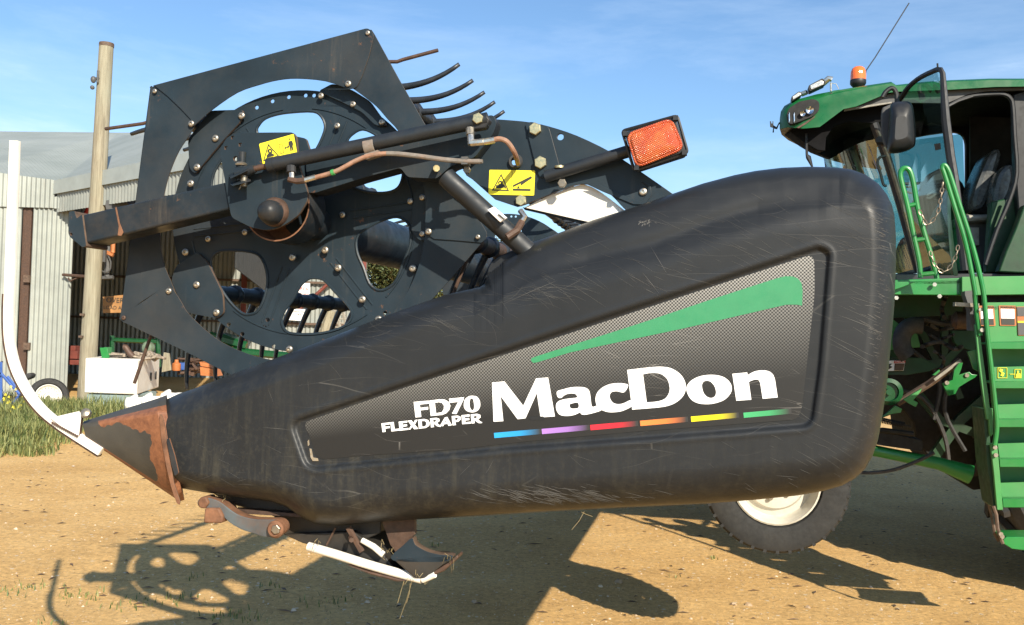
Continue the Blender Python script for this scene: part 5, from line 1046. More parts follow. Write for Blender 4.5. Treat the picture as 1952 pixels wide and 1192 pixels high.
for pts, r in (([(1705, 575), (1760, 640), (1790, 700)], .03), ([(1720, 700), (1800, 690), (1850, 640)], .035), ([(1745, 745), (1790, 800), (1870, 830)], .04), ([(1700, 620), (1710, 700)], .05), ([(1800, 600), (1800, 680), (1830, 760)], .03), ([(1780, 870), (1830, 800), (1875, 760)], .045)):
    mb = MB(); ct(mb, [(x, y, 4.5) for x, y in pts], r, 4); mb.build('frame_member', M['greend'], fh)
for pts in ([(1700, 742), (1760, 760), (1800, 830), (1810, 900)], [(1730, 660), (1790, 720), (1780, 800)], [(1820, 700), (1800, 780), (1840, 860)], [(1690, 560), (1740, 600), (1730, 660)]):
    mb = MB(); ct(mb, [(x, y, 4.35) for x, y in crom(pts, 4, False)], .014, 6); mb.build('hose', M['rubber'], fh)
# coil spring and axle tube
mb = MB(); a, b = R4([(150, 82)])[0], R4([(330, 122)])[0]; A_, B_ = cp(*a, 3.8), cp(*b, 3.8); d = (B_ - A_); e = Vector((0, 1, 0)); f_ = d.normalized().cross(e)
mb.tube([A_ + d * (i / 130) + (e * math.cos(i * 2 * math.pi / 9) + f_ * math.sin(i * 2 * math.pi / 9)) * .016 for i in range(131)], .0038, 5); mb.tube([A_, B_ + d * .3], .005, 6); mb.build('coil_spring', M['greasy'], fh)
mb = MB(); ct(mb, [(x, y, 3.9) for x, y in R4([(0, 175), (170, 160), (400, 190)])], .018, 8); mb.prism([cp(*p, 3.9) for p in R4([(60, 150), (470, 240), (470, 320), (60, 262)])], (0, .3, 0)); mb.build('lower_rail', M['greasy'], fh)
mb = MB(); ct(mb, [(1600, 845, 3.95), (1661, 858, 3.95), (1700, 866, 3.95), (1790, 884, 3.95), (1850, 905, 3.95)], [.032, .036, .036, .04, .06], 16); mb.build('axle_tube', M['green'], fh)
mb = MB(); ct(mb, [(x, y, 3.7) for x, y in crom(R4([(0, 482), (120, 480), (260, 458), (420, 400), (560, 330)]), 4, False)], .011, 8); mb.build('hanging_hose', M['rubber'], fh)
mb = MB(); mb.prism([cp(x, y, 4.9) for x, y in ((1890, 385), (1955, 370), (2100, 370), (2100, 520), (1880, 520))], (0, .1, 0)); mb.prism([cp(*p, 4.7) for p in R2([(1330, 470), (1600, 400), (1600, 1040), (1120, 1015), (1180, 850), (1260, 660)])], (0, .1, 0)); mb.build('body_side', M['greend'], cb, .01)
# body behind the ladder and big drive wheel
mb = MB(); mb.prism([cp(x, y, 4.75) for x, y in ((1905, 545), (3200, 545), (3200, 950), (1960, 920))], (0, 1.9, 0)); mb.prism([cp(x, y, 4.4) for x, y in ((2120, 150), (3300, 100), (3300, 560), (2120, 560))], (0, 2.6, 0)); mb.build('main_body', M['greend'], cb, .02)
def bigwheel(px, zc, w, R_):
    c = cp(px, 700, w); c.z = zc; hb = MB(); hb.tube([c, c + Vector((0, .6, 0))], .14, 16); g_ = hb.build('drive_axle', M['greend'], cb)
    t = MB(); t.lathe([(R_ * .55, -.3), (R_ * .7, -.36), (R_ * .88, -.35), (R_ * .94, -.3), (R_ * .94, .3), (R_ * .88, .35), (R_ * .7, .36), (R_ * .55, .3)], c, (0, 1, 0), 48, False)
    for k in range(40):
        a = 2 * math.pi * k / 40; s_ = 1 if k % 2 else -1; Rm = Matrix.Rotation(-a, 3, 'Y') @ Matrix.Rotation(s_ * .5, 3, 'X'); t.box(c + Matrix.Rotation(-a, 3, 'Y') @ Vector((R_ * .97, s_ * .16, 0)), (R_ * .045, .36, .045), Rm)
    t.build('drive_tyre', M['rubber'], g_, 0, 40)
    q = MB(); q.lathe([(R_ * .56, -.28), (R_ * .5, -.2), (R_ * .46, .0), (.1, .0)], c, (0, 1, 0), 32, False); q.build('drive_rim', M['yellow'], g_, 0, 40)
bigwheel(2140, .86, 4.5, .86); bigwheel(2110, .88, 7.6, .88)
mb = MB(); mb.tube([cp(2110, 800, 4.5), cp(2110, 800, 4.5) + Vector((0, 3.2, 0))], .14, 12); mb.build('front_axle', M['greend'], cb)
# ================================================================== GROUND
g = MB(); nx = 90
xs = [-400, -150, -60, -30] + list(np.linspace(-16, 16, 120)) + [30, 60, 150, 400]; ys = [-60, -10] + list(np.linspace(2, 22, 110)) + [30, 60, 150, 600]
from mathutils import noise as mno
def gz(x, y):
    if abs(x) > 16.5 or y < 1 or y > 23: return 0
    return .018 * mno.noise((x * .5, y * .5, 0)) + .006 * mno.noise((x * 2.2, y * 2.2, 3))
g.v = [(x, y, gz(x, y)) for x in xs for y in ys]; k = len(ys)
g.f = [(i * k + j, (i + 1) * k + j, (i + 1) * k + j + 1, i * k + j + 1) for i in range(len(xs) - 1) for j in range(k - 1)]; g.m = [0] * len(g.f)
tag(g.build('ground', M['ground']), kind='structure')
def bary(poly):
    tris = [(poly[0], poly[i], poly[i + 1]) for i in range(1, len(poly) - 1)]
    ar = [abs((b[0] - a[0]) * (c[1] - a[1]) - (b[1] - a[1]) * (c[0] - a[0])) for a, b, c in tris]; a, b, c = random.choices(tris, ar)[0]
    u, v = random.random(), random.random()
    if u + v > 1: u, v = 1 - u, 1 - v
    return a[0] + u * (b[0] - a[0]) + v * (c[0] - a[0]), a[1] + u * (b[1] - a[1]) + v * (c[1] - a[1])
# pebbles, bark litter
pb = MB(); tw = MB()
for i in range(4200):
    y = 4.0 + 9 * random.random() ** 1.3; x = random.uniform(-.62, .62) * y; r = random.choice((.003, .004, .005, .008)) * random.uniform(.7, 1.5) * (1.9 if i % 120 == 0 else 1)
    z = gz(x, y); a = random.random() * 6.3; q = [Vector((x + r * math.cos(a + t) * random.uniform(.7, 1.1), y + r * math.sin(a + t) * random.uniform(.7, 1.1), z)) for t in (0, 1.3, 2.5, 3.8, 5)]; tp = Vector((x, y, z + r * .75))
    pb.add(q + [tp], [(j, (j + 1) % 5, 5) for j in range(5)])
for px_, py_, r in ((905, 550 + 600, .022), (1398, 1154, .02), (1180, 1112, .03), (1320, 1070, .014), (1426, 1156, .026), (1145, 1120, .018), (1660, 1120, .015), (1012, 1052, .018), (842, 1036, .014), (60, 955, .02), (236, 905, .013), (404, 1012, .02), (1740, 1150, .018), (1820, 1110, .014), (30, 1010, .018), (560, 1165, .02), (700, 1150, .02), (1250, 1010, .014), (1540, 1160, .02), (1480, 1100, .012), (140, 890, .02), (80, 880, .014), (1600, 1080, .012)):
    p = GP(px_, py_); rr = random.Random(px_); q = [p + Vector((r * math.cos(t + rr.random() * .5) * rr.uniform(.7, 1.2), r * math.sin(t) * rr.uniform(.7, 1.1), r * rr.uniform(.1, .3))) for t in np.linspace(0, 5.6, 8)]; up_ = [v_ * .45 + p * .55 + Vector((0, 0, r * rr.uniform(.55, .8))) for v_ in q]; pb.add(q + up_, [(j, (j + 1) % 8, 8 + (j + 1) % 8, 8 + j) for j in range(8)] + [tuple(range(8, 16))])
o = pb.build('pebbles', M['pebble'], None, 0, 0); o['kind'] = 'stuff'
for i in range(520):
    y = 4.2 + 8 * random.random(); x = random.uniform(-.6, .6) * y; a = random.gauss(.3, .7); L = random.uniform(.01, .045) * (1.8 if i % 17 == 0 else 1); w_ = random.uniform(.003, .011)
    c, s_ = math.cos(a), math.sin(a); z = gz(x, y) + .004
    tw.add([(x - c * L, y - s_ * L, z), (x + s_ * w_, y - c * w_, z + .004), (x + c * L, y + s_ * L, z), (x - s_ * w_, y + c * w_, z + .006)], [(0, 1, 2, 3)])
o = tw.build('bark_litter', M['twig'], None, 0, 0); o['kind'] = 'stuff'
# ================================================================== GRASS
gr = MB()
def blade(x, y, h, z0=None, mbx=None, wd_=.006):
    mbx = mbx or gr; z0 = gz(x, y) if z0 is None else z0; a = random.random() * 6.3; ln = random.uniform(.1, .75) * h; dx, dy = math.cos(a) * ln, math.sin(a) * ln; px, py = -math.sin(a) * wd_, math.cos(a) * wd_
    mbx.add([(x - px, y - py, z0), (x + px, y + py, z0), (x + dx * .35 + px * .8, y + dy * .35 + py * .8, z0 + h * .6), (x + dx * .35 - px * .8, y + dy * .35 - py * .8, z0 + h * .6), (x + dx, y + dy, z0 + h)], [(0, 1, 2, 3), (3, 2, 4)])
def gxy(px, py): p = GP(px, py); return (p.x, p.y)
def patch(poly, n, h0, h1, w_=.008):
    for _ in range(n):
        x, y = bary(poly); d = mno.noise((x * 1.3, y * 1.3, 5)); 
        if d < -.1 and random.random() < .75: continue
        for _k in range(3): blade(x + random.gauss(0, .04), y + random.gauss(0, .04), random.uniform(h0, h1) * (1 + .6 * d), wd_=w_)
patch([gxy(-60, 850), gxy(60, 852), gxy(135, 826), gxy(150, 782), gxy(-60, 782)], 5200, .06, .30)
patch([gxy(-60, 875), gxy(90, 868), gxy(170, 822), gxy(100, 800), gxy(-60, 800)], 1500, .03, .18)
patch([gxy(120, 806), gxy(165, 800), gxy(240, 786), gxy(160, 772), gxy(110, 776)], 900, .06, .17)
patch([(-7.2, 13.6), (-6.2, 12.8), (-4.6, 12.6), (-3.0, 12.4), (-2.8, 13.4), (-5.4, 14.5), (-7.2, 14.8)], 2600, .14, .36)
for cx, cy, r, n in ((18, 1130, .30, 60), (60, 1122, .22, 40), (145, 1134, .22, 60), (330, 1146, .25, 60), (250, 1152, .3, 50), (118, 1186, .15, 24), (430, 1176, .22, 70), (470, 1182, .2, 40), (370, 1104, .1, 16), (520, 1120, .15, 20), (640, 1150, .3, 40), (830, 1040, .12, 16), (590, 1150, .2, 24), (1365, 1068, .08, 14), (1290, 1105, .08, 10), (150, 1146, .2, 30)):
    x0, y0 = gxy(cx, cy)
    for _ in range(n // 2): blade(x0 + random.gauss(0, r * .3), y0 + random.gauss(0, r * .3), random.uniform(.012, .045), wd_=.004)
o = gr.build('grass', M['grass'], None, 0, 0); o['kind'] = 'stuff'
fl = MB()
for _ in range(30):
    x, y = gxy(random.choice((20, 45, 70, 40, 8)) + random.gauss(0, 7), 806 + random.gauss(0, 8)); z = random.uniform(.15, .6)
    for k in range(4): a = k * 1.57; fl.add([(x, y, z), (x + .02 * math.cos(a), y - .004, z + .02 * math.sin(a)), (x + .02 * math.cos(a + .9), y - .008, z + .02 * math.sin(a + .9))], [(0, 1, 2)])
o = fl.build('yellow_flowers', M['flower'], None, 0, 0); o['kind'] = 'stuff'
# ================================================================== SHED
shed = tag(empty('shed', (-8, 18, 0)), 'corrugated iron farm shed with grey roof and open dark bay, behind the reel', 'shed')
def spar(o): o.location = -Vector((-8, 18, 0)); return o      # parts are built in world coordinates
def pol(nm, mbx, m, par=shed, bevel=0, sm=35):
    o = mbx.build(nm, m, par, bevel, sm)
    if par is shed: spar(o)
    return o
def corr(name, A, B, topf, botf, m, pitch=.095, amp=.014, par=shed, out=0):
    A = Vector((*A, 0)); B = Vector((*B, 0)); L = (B - A).length; d = (B - A) / L; nrm = Vector((d.y, -d.x, 0)); n = int(L / pitch * 8); mb = MB()
    for i in range(n + 1):
        s = L * i / n; p = A + d * s + nrm * (amp * math.sin(2 * math.pi * s / pitch) + out)
        mb.v += [(p.x, p.y, botf(s / L)), (p.x, p.y, topf(s / L))]
    mb.f = [(2 * i, 2 * i + 2, 2 * i + 3, 2 * i + 1) for i in range(n)]; mb.m = [0] * n
    return pol(name, mb, m, par, 0, 80)
def px2(x, y, Y): p = WP(x, y, Y); return p
YW = 18.0
a = WP(-420, 300, YW); e = WP(146, 350, YW); c40 = WP(43, 400, YW); c64 = WP(64, 400, YW)
zt = lambda x: WP(x, 333 + (x - 20) * .13, YW).z
zm = WP(60, 393, YW).z
corr('wall_sheet', (a.x, YW), (c40.x, YW), lambda t: zm, lambda t: -.05, M['corr'], .093)
corr('wall_sheet', (c64.x, YW), (WP(133, 600, YW).x, YW), lambda t: zm, lambda t: -.05, M['corr'], .093)
xa, xb = a.x, WP(157, 360, YW).x
tops = lambda t: WP(20, 333, YW).z if t < .6 else WP(20, 333, YW).z - (t - .6) * .45
corr('upper_sheet', (xa, YW), (WP(108, 350, YW).x, YW), lambda t: zt(-420 + 528 * t) if t > .5 else zt(-156), lambda t: zm - .06 + .03 * t, M['corr'], .093, out=.05)
corr('corner_sheet', (WP(109, 350, YW).x, YW), (xb, YW - .15), lambda t: WP(109 + 48 * t, 378 - 20 * t, YW).z, lambda t: zm - .04 - .03 * t, M['corr'], .093, out=.07)
mb = MB(); p, q = WP(46, 396, YW + .05), WP(62, 396, YW + .05); mb.prism([Vector((p.x, YW + .03, 0)), Vector((q.x, YW + .03, 0)), Vector((q.x, YW + .03, zm + .1)), Vector((p.x, YW + .03, zm + .1))], (0, .05, 0)); pol('rusty_door_edge', mb, M['brown'])
for y_ in (532, 660):
    w_ = WP(53, y_, YW); mb = MB(); mb.box((w_.x, YW - .03, w_.z), (.12, .05, .14)); pol('door_latch', mb, M['edge'])
# roof
EA, EC = (WP(107, 345, YW).x, YW), (-3.4, 12.9)
zE = WP(107, 345, YW).z
def onE(px, py): return VP2(px, py, EA, EC)
cE = onE(455, 258); cE = Vector((cE.x, cE.y, zE))
r1 = WP(-420, 246, 25); r2 = WP(520, 253, 25)
L0 = WP(-420, 284, YW)
mb = MB(); A_ = Vector((EA[0], EA[1], zE)); low = Vector((0, 0, -.04))
top4 = [Vector((xa, YW, zt(-156) + .02)), Vector((WP(-40, 300, YW).x, YW, zt(-40) + .02)), A_, cE, Vector((r2.x, r2.y, r2.z)), Vector((WP(220, 253, 24.5).x, 24.5, WP(220, 253, 24.5).z)), Vector((r1.x, r1.y, r1.z))]
cc = sum(top4, Vector()) / len(top4)
mb.add(top4 + [p + low for p in top4], [(0, 1, 2, 5, 6), (2, 3, 4, 5), (13, 12, 9, 8, 7), (12, 11, 10, 9)] + [(i, 7 + i, 7 + (i + 1) % 7, (i + 1) % 7) for i in range(7)])
pol('roof', mb, M['roof'], sm=0)
mb = MB(); bk = [Vector((r1.x, 25.2, 0)), Vector((r1.x, 25.2, r1.z)), Vector((-3.5, 25.2, 4.4)), Vector((-3.5, 25.2, 0))]
# fascia and its hanging strip
dirE = Vector((EC[0] - EA[0], EC[1] - EA[1], 0)).normalized(); nE = Vector((dirE.y, -dirE.x, 0)) * -1
nE = Vector((-abs(dirE.y), -abs(dirE.x), 0)) * .02
mb = MB(); hF = .27; e1 = Vector((cE.x, cE.y, 0))
q = [Vector((EA[0], EA[1], zE - hF)), Vector((e1.x, e1.y, zE - hF)), Vector((e1.x, e1.y, zE)), Vector((EA[0], EA[1], zE))]; mb.prism([v + nE * 2.5 for v in q], nE * -1.5); pol('fascia', mb, mat('fascia_tin', (.34, .38, .37), .5, .1, .1, 3))
corr('valance_sheet', (EA[0] + dirE.x * .1, EA[1] + dirE.y * .1), (e1.x, e1.y), lambda t: zE - hF + .02, lambda t: zE - hF - .36, M['corrd'], .12, .016)
# posts, back wall, side wall
YB = 25.5
corr('back_wall', (-13.5, YB), (WP(700, 500, YB).x, YB), lambda t: 6.6 if t < .62 else 3.9, lambda t: -.05, M['corrd'], .125, .018)
corr('shade_sheet', (cE.x + .02, cE.y), (WP(515, 253, 25).x, 25.4), lambda t: zE + 1.6 * t, lambda t: 2.4, M['shade_iron'], .12, .016)  # added sheet that keeps the sun off the back wall
corr('side_wall', (-13.5, 18.1), (-13.5, YB), lambda t: 6.2, lambda t: -.05, M['corrd'], .115, .016)
for x_ in (467, 693): mb = MB(); p = WP(x_, 500, YB - .2); mb.box((p.x, YB - .2, 1.9), (.12 if x_ < 600 else .16, .12, 3.8)); pol('red_post', mb, M['red'])
mb = MB()
for z_ in (WP(540, 537, YB - .15).z, WP(600, 618, YB - .15).z): mb.box((-8.6, YB - .1, z_), (8.6, .06, .06))
pol('wall_rail', mb, M['edge'])
mb = MB(); p, q = WP(582, 580, YB - .25), WP(640, 528, YB - .25); mb.tube([p - (q - p) * .3, q + (q - p) * .6], .045, 6); pol('red_brace', mb, M['red'])
mb = MB(); p, q = WP(158, 420, 18.4), WP(176, 376, 18.4); mb.tube([p, q], .035, 6); pol('red_strut', mb, M['redb'])
# lamp box under the eave, bracket bars
mb = MB(); p = [WP(x, y, 16.4) for x, y in ((200, 392), (202, 382), (240, 378), (244, 392), (232, 398), (202, 400))]; mb.prism(p, (0, .5, 0)); pol('eave_lamp', mb, M['cabgrey'], bevel=.01)
mb = MB(); p = WP(120, 524, YW - .1); q = WP(200, 530, YW - .5); mb.tube([p, q], .03, 6); mb.tube([WP(x, y, YW - .2) for x, y in crom([(130, 530), (134, 536), (142, 532), (160, 528), (200, 532)], 4, False)], .015, 5); pol('bracket_rod', mb, M['brown'])
mb = MB(); mb.tube([WP(206, 470, 16.9), WP(204, 528, 16.9)], .05, 6); mb.tube([WP(195, 530, 16.9), WP(216, 529, 16.9)], .04, 6); mb.tube([WP(x, y, 16.8) for x, y in crom([(205, 485), (211, 500), (209, 515), (200, 519), (192, 515)], 4, False)], .015, 5); mb.box(WP(197, 484, 16.7), (.1, .06, .3)); pol('conduit', mb, M['cabgrey'])
mb = MB(); mb.tube([WP(216, 460, 16.8), WP(215, 482, 16.8)], .04, 6); mb.tube([WP(198, 480, 16.8), WP(216, 487, 16.8)], .04, 6); pol('orange_hook', mb, M['orange'])
# signs
def sign(name, label, px, Y, m, lines, m2, par_m='brown'):
    root = tag(empty(name, WP(sum(p[0] for p in px) / 4, sum(p[1] for p in px) / 4, Y)), label, 'sign')
    mb = MB(); mb.prism([WP(*p, Y) - root.location for p in px], (0, .02, 0)); b = mb.build('board', m, root)
    for t, x, y, h in lines:
        o = text(t, WF, x, y, Y - .01, h, m2, b, 'lettering'); o.location = -root.location
    return root
sign('warning_sign', 'orange sign reading OVER LOAD in the shaded shed bay behind the wooden pole', [(196, 566), (240, 562), (240, 596), (196, 597)], 18.2, mat('shaded_sign', (.30, .15, .05), .7, 0, .3, 5), [('OVER', 219, 573, 10), ('LOAD AR', 217, 587, 7)], M['ink'])  # board orange darkened, the bay's shade is put into the colour
sign('white_sign', 'white sign with red AREA lettering on the shed back wall, seen through the reel', [(548, 540), (591, 540), (590, 573), (548, 573)], YB - .3, M['letter'], [('AREA', 577, 551, 6.5), ('NO ACCESS', 571, 561, 4.4), ('POINT', 577, 569, 4)], M['redb'])
sign('white_sign', 'lower white notice on the shed back wall below the AREA sign', [(545, 588), (582, 590), (577, 612), (545, 610)], YB - .3, M['letter'], [('CHEMICAL', 567, 594, 4), ('STORE', 566, 600, 4)], M['ink'])
# ================================================================== POLE
Yp = 16.6
pb_, pt_ = WP(163, 778, Yp), WP(203, 84, Yp)
pole = tag(empty('timber_pole', (pb_.x, Yp, 0)), 'tall weathered timber pole standing in grass at the shed corner', 'pole')
mb = MB(); P_ = []; base = Vector((pb_.x, Yp, -.1))
for t in np.linspace(0, 1, 16): P_.append(Vector((pb_.x + (pt_.x - pb_.x) * t, 0, 0)) + Vector((0, 0, -.1 + (pt_.z + .1) * t)))
mb.tube([p - Vector((pb_.x, 0, 0)) for p in P_], [.155 - .03 * i / 15 for i in range(16)], 16); mb.build('post', M['wood'], pole)
def W0(x, y, Y=Yp): return WP(x, y, Y) - pole.location
mb = MB(); mb.lathe([(.128, 0), (.13, .05), (.128, .07)], W0(203, 90), (0, 0, 1), 16, False); mb.build('top_band', M['edge'], pole)
mb = MB(); mb.tube([W0(190, 150, Yp - .1), W0(177, 150, Yp - .2)], .025, 8); mb.ball(W0(178, 152, Yp - .2), .05, 10, (1, 1, 1.3)); mb.ball(W0(176, 167, Yp - .2), .04, 10); mb.tube([W0(187, 135, Yp - .15), W0(186, 158, Yp - .15)], .02, 6); mb.build('insulator', M['cabgrey'], pole)
for y_ in (600, 642): mb = MB(); mb.box(W0(157 - (y_ - 600) * .06, y_, Yp - .16), (.07, .06, .04)); mb.build('notch', M['edge'], pole)
# ================================================================== CLUTTER
def thing(name, label, cat, pos, group=None): return tag(empty(name, pos), label, cat, group)
# freezer on a blue grey cabinet
Yf = 15.0
def WQ(o): return lambda x, y, Y: WP(x, y, Y) - o
f0 = WP(212, 751, Yf)
fz = thing('chest_freezer', 'white chest freezer heaped with scrap metal, standing beside the timber pole', 'freezer', (f0.x, Yf, f0.z)); q = WQ(Vector((f0.x, Yf, f0.z)))
x0, x1 = q(162, 700, Yf).x, q(263, 700, Yf).x; h = q(200, 684, Yf).z
dv = Vector((-.30, 1.7, 0))
mb = MB(); base_ = [Vector((x0, 0, 0)), Vector((x1, 0, 0)), Vector((x1, 0, h)), Vector((x0, 0, h))]; mb.hexa(base_, [p + dv for p in base_]); mb.build('cabinet', M['white'], fz, .02)
mb = MB()
for t in (.55, .78): c_ = Vector((x1, 0, 0)) + dv * t + Vector((.008, 0, h * .42)); mb.prism([c_ + Vector((0, 0, -.07)), c_ + dv * .05 + Vector((0, 0, -.07)), c_ + dv * .05 + Vector((0, 0, .07)), c_ + Vector((0, 0, .07))], (.01, 0, 0))
mb.build('vent', M['cabgrey'], fz)
c0 = GP(195, 790); cz = f0.z
cbn = thing('metal_cabinet', 'blue grey metal cabinet lying under the white chest freezer', 'cabinet', (c0.x, Yf, 0)); q2 = WQ(Vector((c0.x, Yf, 0)))
mb = MB(); mb.box(((q2(162, 760, Yf).x + q2(228, 760, Yf).x) / 2 + .1, .55, (cz - .01) / 2), (q2(228, 760, Yf).x - q2(162, 760, Yf).x + .2, 1.0, cz - .02)); mb.build('shell', mat('blue_grey_paint', (.22, .29, .28), .5, 0, .15, 6), cbn, .015)
mb = MB(); mb.tube([q2(185, 772, Yf - .01), q2(186, 782, Yf - .04), q2(199, 782, Yf - .04), q2(199, 772, Yf - .01)], .012, 6); mb.tube([q2(184, 774, Yf - .02), q2(200, 774, Yf - .02)], .008, 6); mb.build('handle', M['cabgrey'], cbn)
# scrap on the freezer
def scrap(name, label, cat, px, py, Y, fn, m, group=None):
    p = WP(px, py, Y); r = thing(name, label, cat, (p.x, p.y, p.z), group); mb = MB(); fn(mb, WQ(p)); mb.build(name + '_body', M[m] if isinstance(m, str) else m, r, .004); return r
gbk = scrap('green_bracket', 'bent green steel bracket on the left end of the freezer top', 'bracket', 200, 684, 15.2, lambda m_, q: m_.prism([q(190, 663, 15.2), q(204, 663, 15.2), q(208, 683, 15.2), q(194, 683, 15.2)], (0, .02, 0)), 'green')
mb = MB(); q = WQ(gbk.location.copy()); mb.prism([q(198, 662, 15.22), q(212, 662, 15.5), q(212, 674, 15.5), q(206, 683, 15.22)], (0, .02, 0)); mb.build('bracket_flange', M['greenl'], gbk)
scrap('elbow_pipe', 'brown elbow pipe tilted up among the scrap on the freezer', 'pipe', 240, 682, 15.4, lambda m_, q: m_.tube([q(x, y, 15.4) for x, y in crom([(236, 662), (240, 663), (246, 672), (254, 680)], 4, False)], .05, 12), 'brown')
scrap('round_filter', 'rusty round green filter at the right end of the freezer top', 'filter', 288, 672, 16.0, lambda m_, q: m_.lathe([(.10, 0), (.11, .02), (.11, .1), (.06, .14)], q(287, 664, 16.1), (-.4, -1, .1), 20), mat('faded_green', (.12, .17, .11), .7, 0, .4, 9, RUST, .6))
def junk(m_, q, x0=212, x1=300, y0=674, y1=684, n=46, Y=15.3):
    for _ in range(n):
        x = random.uniform(x0, x1); y = random.uniform(y0, y1); c = q(x, y, Y + random.uniform(0, .6))
        if random.random() < .5: a = random.uniform(-.5, .5); d = Vector((math.cos(a), random.uniform(-.5, .5), math.sin(a) * .4)) * random.uniform(.06, .22); m_.tube([c - d, c + d], random.uniform(.012, .03), 6)
        else: m_.box(c, (random.uniform(.05, .14), .08, random.uniform(.03, .09)), Matrix.Rotation(random.uniform(-1, 1), 3, 'Y'))
scrap('scrap_parts', 'heap of small grey and brown machine parts along the freezer top', 'scrap metal', 240, 684, 15.3, junk, mat('mixed_scrap', (.25, .2, .15), .6, .2, .6, 30, (.5, .45, .38), .6))['kind'] = 'stuff'
# white drums lying in front
for k, (x, y, r, L, lab) in enumerate(((266, 771, .105, .40, 'white plastic drum with its open neck raised, nearest the cabinet'), (299, 768, .10, .42, 'white plastic drum lying between two other white drums'), (334, 763, .11, .42, 'white plastic drum farthest from the grey cabinet'))):
    p = WP(x, y, 13.4); rt = thing('plastic_drum', lab, 'drum', (p.x, p.y, 0), 'white drums lying in the grass'); mb = MB(); z_ = p.z
    mb.lathe([(r * .6, -L * .5), (r, -L * .45), (r * 1.02, -L * .1), (r * .97, 0), (r * 1.02, L * .1), (r, L * .45), (r * .6, L * .5)], (0, 0, z_), (1, .3, .02), 24); mb.box((0, .1, z_ / 2 - .05), (L * .9, .3, z_)) ; mb.build('shell', M['white'], rt, .01)
    mb = MB(); mb.lathe([(.05, 0), (.06, .02), (.055, .05), (.04, .05)], (-.1 if k else -.06, -.02, z_ + r * .8), (-.4, -.3, .8), 18); mb.build('neck', M['white'], rt)
# inside the bay: timber plank, orange gear, blue box
scrap('timber_board', 'pale timber board leaning beside the freezer end', 'board', 318, 710, 17, lambda m_, q: m_.prism([q(312, 672, 17), (q(322, 674, 17)), q(326, 706, 17), q(308, 710, 17)], (0, .05, 0)), 'wood')
scrap('orange_can', 'round orange can on the shed floor left of the blue box', 'can', 337, 706, 17.2, lambda m_, q: (m_.lathe([(.07, 0), (.08, .03), (.08, .13), (.04, .16), (.035, .21)], q(336, 707, 17.2), (0, 0, 1), 16)), 'orange')
scrap('blue_box', 'small blue box on the shed floor beside the orange can', 'box', 350, 706, 17.4, lambda m_, q: m_.prism([q(341, 692, 17.4), q(357, 690, 17.4), q(357, 706, 17.4), q(342, 705, 17.4)], (0, .2, 0)), 'blue')
scrap('orange_hopper', 'larger orange hopper box on the shed floor right of the blue box', 'hopper', 395, 716, 16.8, lambda m_, q: (m_.prism([q(381, 700, 16.8), q(406, 704, 16.8), q(412, 718, 16.8), q(382, 716, 16.8)], (0, .4, 0)), m_.prism([q(380, 690, 16.9), q(398, 694, 16.9), q(404, 702, 16.9), q(382, 698, 16.9)], (0, .3, 0))), 'orange')
scrap('floor_scrap', 'brown scrap iron lying between the blue box and the orange hopper', 'scrap metal', 368, 712, 17.2, lambda m_, q: junk(m_, q, 356, 382, 684, 712, 30, 17.2), 'brown')['kind'] = 'stuff'
# green machine frame in the bay
def gframe(m_, q):
    Y = 18.8
    for a_, b_, r in (((212, 648), (302, 652), .05), ((301, 640), (303, 700), .05), ((214, 640), (214, 680), .05)): m_.tube([q(*a_, Y), q(*b_, Y)], r, 6)
gim = scrap('green_implement', 'green steel implement frame standing inside the shed bay', 'farm implement', 300, 700, 18.8, gframe, 'greenp')
mb = MB(); q = WQ(gim.location.copy()); mb.prism([q(*p, 18.9) for p in ((415, 634), (436, 640), (455, 655), (440, 662), (415, 650))], (0, .5, 0)); mb.build('hopper_panel', M['greenp'], gim)
mb = MB(); mb.tube([q(430, 668, 18.8), q(560, 680, 18.8)], .08, 6); mb.tube([q(400, 640, 18.8), q(470, 660, 18.8)], .09, 6); mb.build('tool_bar', M['greenp'], gim)
scrap('red_machine', 'red boxed machine just inside the shed, left of the timber pole', 'machine', 140, 690, 18.6, lambda m_, q: (m_.box(q(140, 676, 18.9), (.35, .4, .16)), m_.box(q(140, 690, 18.9), (.4, .4, .1)), m_.box(q(141, 664, 18.9), (.2, .3, .1))), 'red')
def steps_(m_, q):
    Y = 20
    for x in (650, 662): m_.tube([q(x, 640, Y), q(x - 8, 590, Y)], .04, 5)
    for k in range(6): m_.box(q(652 - k * 1.4, 632 - k * 8, Y), (.3, .05, .03))
scrap('ladder_frame', 'pale metal ladder frame against the back wall seen through the reel', 'ladder', 655, 640, 20, steps_, 'beige')
scrap('timber_prop', 'thick pale timber prop leaning against the back wall, seen between the reel tines', 'timber prop', 620, 640, 19.5, lambda m_, q: m_.tube([q(612, 650, 19.5), q(632, 592, 19.5)], .10, 8), 'wood')
# ---- spare wheel leaning on the wall
p = WP(88, 786, 16.2); sw = thing('spare_wheel', 'old car wheel with white rim leaning on the shed wall in the grass', 'wheel', (p.x, 16.2, 0))
c = WP(92, 758, 16.2) - sw.location; axw = Vector((.55, -1, .35)).normalized()
mb = MB(); R_ = .34
mb.lathe([(R_ * .62, -.07), (R_ * .72, -.1), (R_ * .9, -.1), (R_ * .98, -.08), (R_, -.03), (R_, .03), (R_ * .98, .08), (R_ * .9, .1), (R_ * .72, .1), (R_ * .62, .07)], c, axw, 40, False); mb.build('tyre', M['tyre'], sw)
mb = MB(); mb.lathe([(R_ * .64, .09), (R_ * .6, .1), (R_ * .56, .05), (R_ * .5, .02), (R_ * .42, .05), (R_ * .25, .06), (R_ * .2, .03), (.01, .03)], c, axw, 36, False); rim = mb.build('rim', M['white'], sw)
mb = MB(); e1_ = axw.cross(Vector((0, 0, 1))).normalized(); e2_ = axw.cross(e1_)
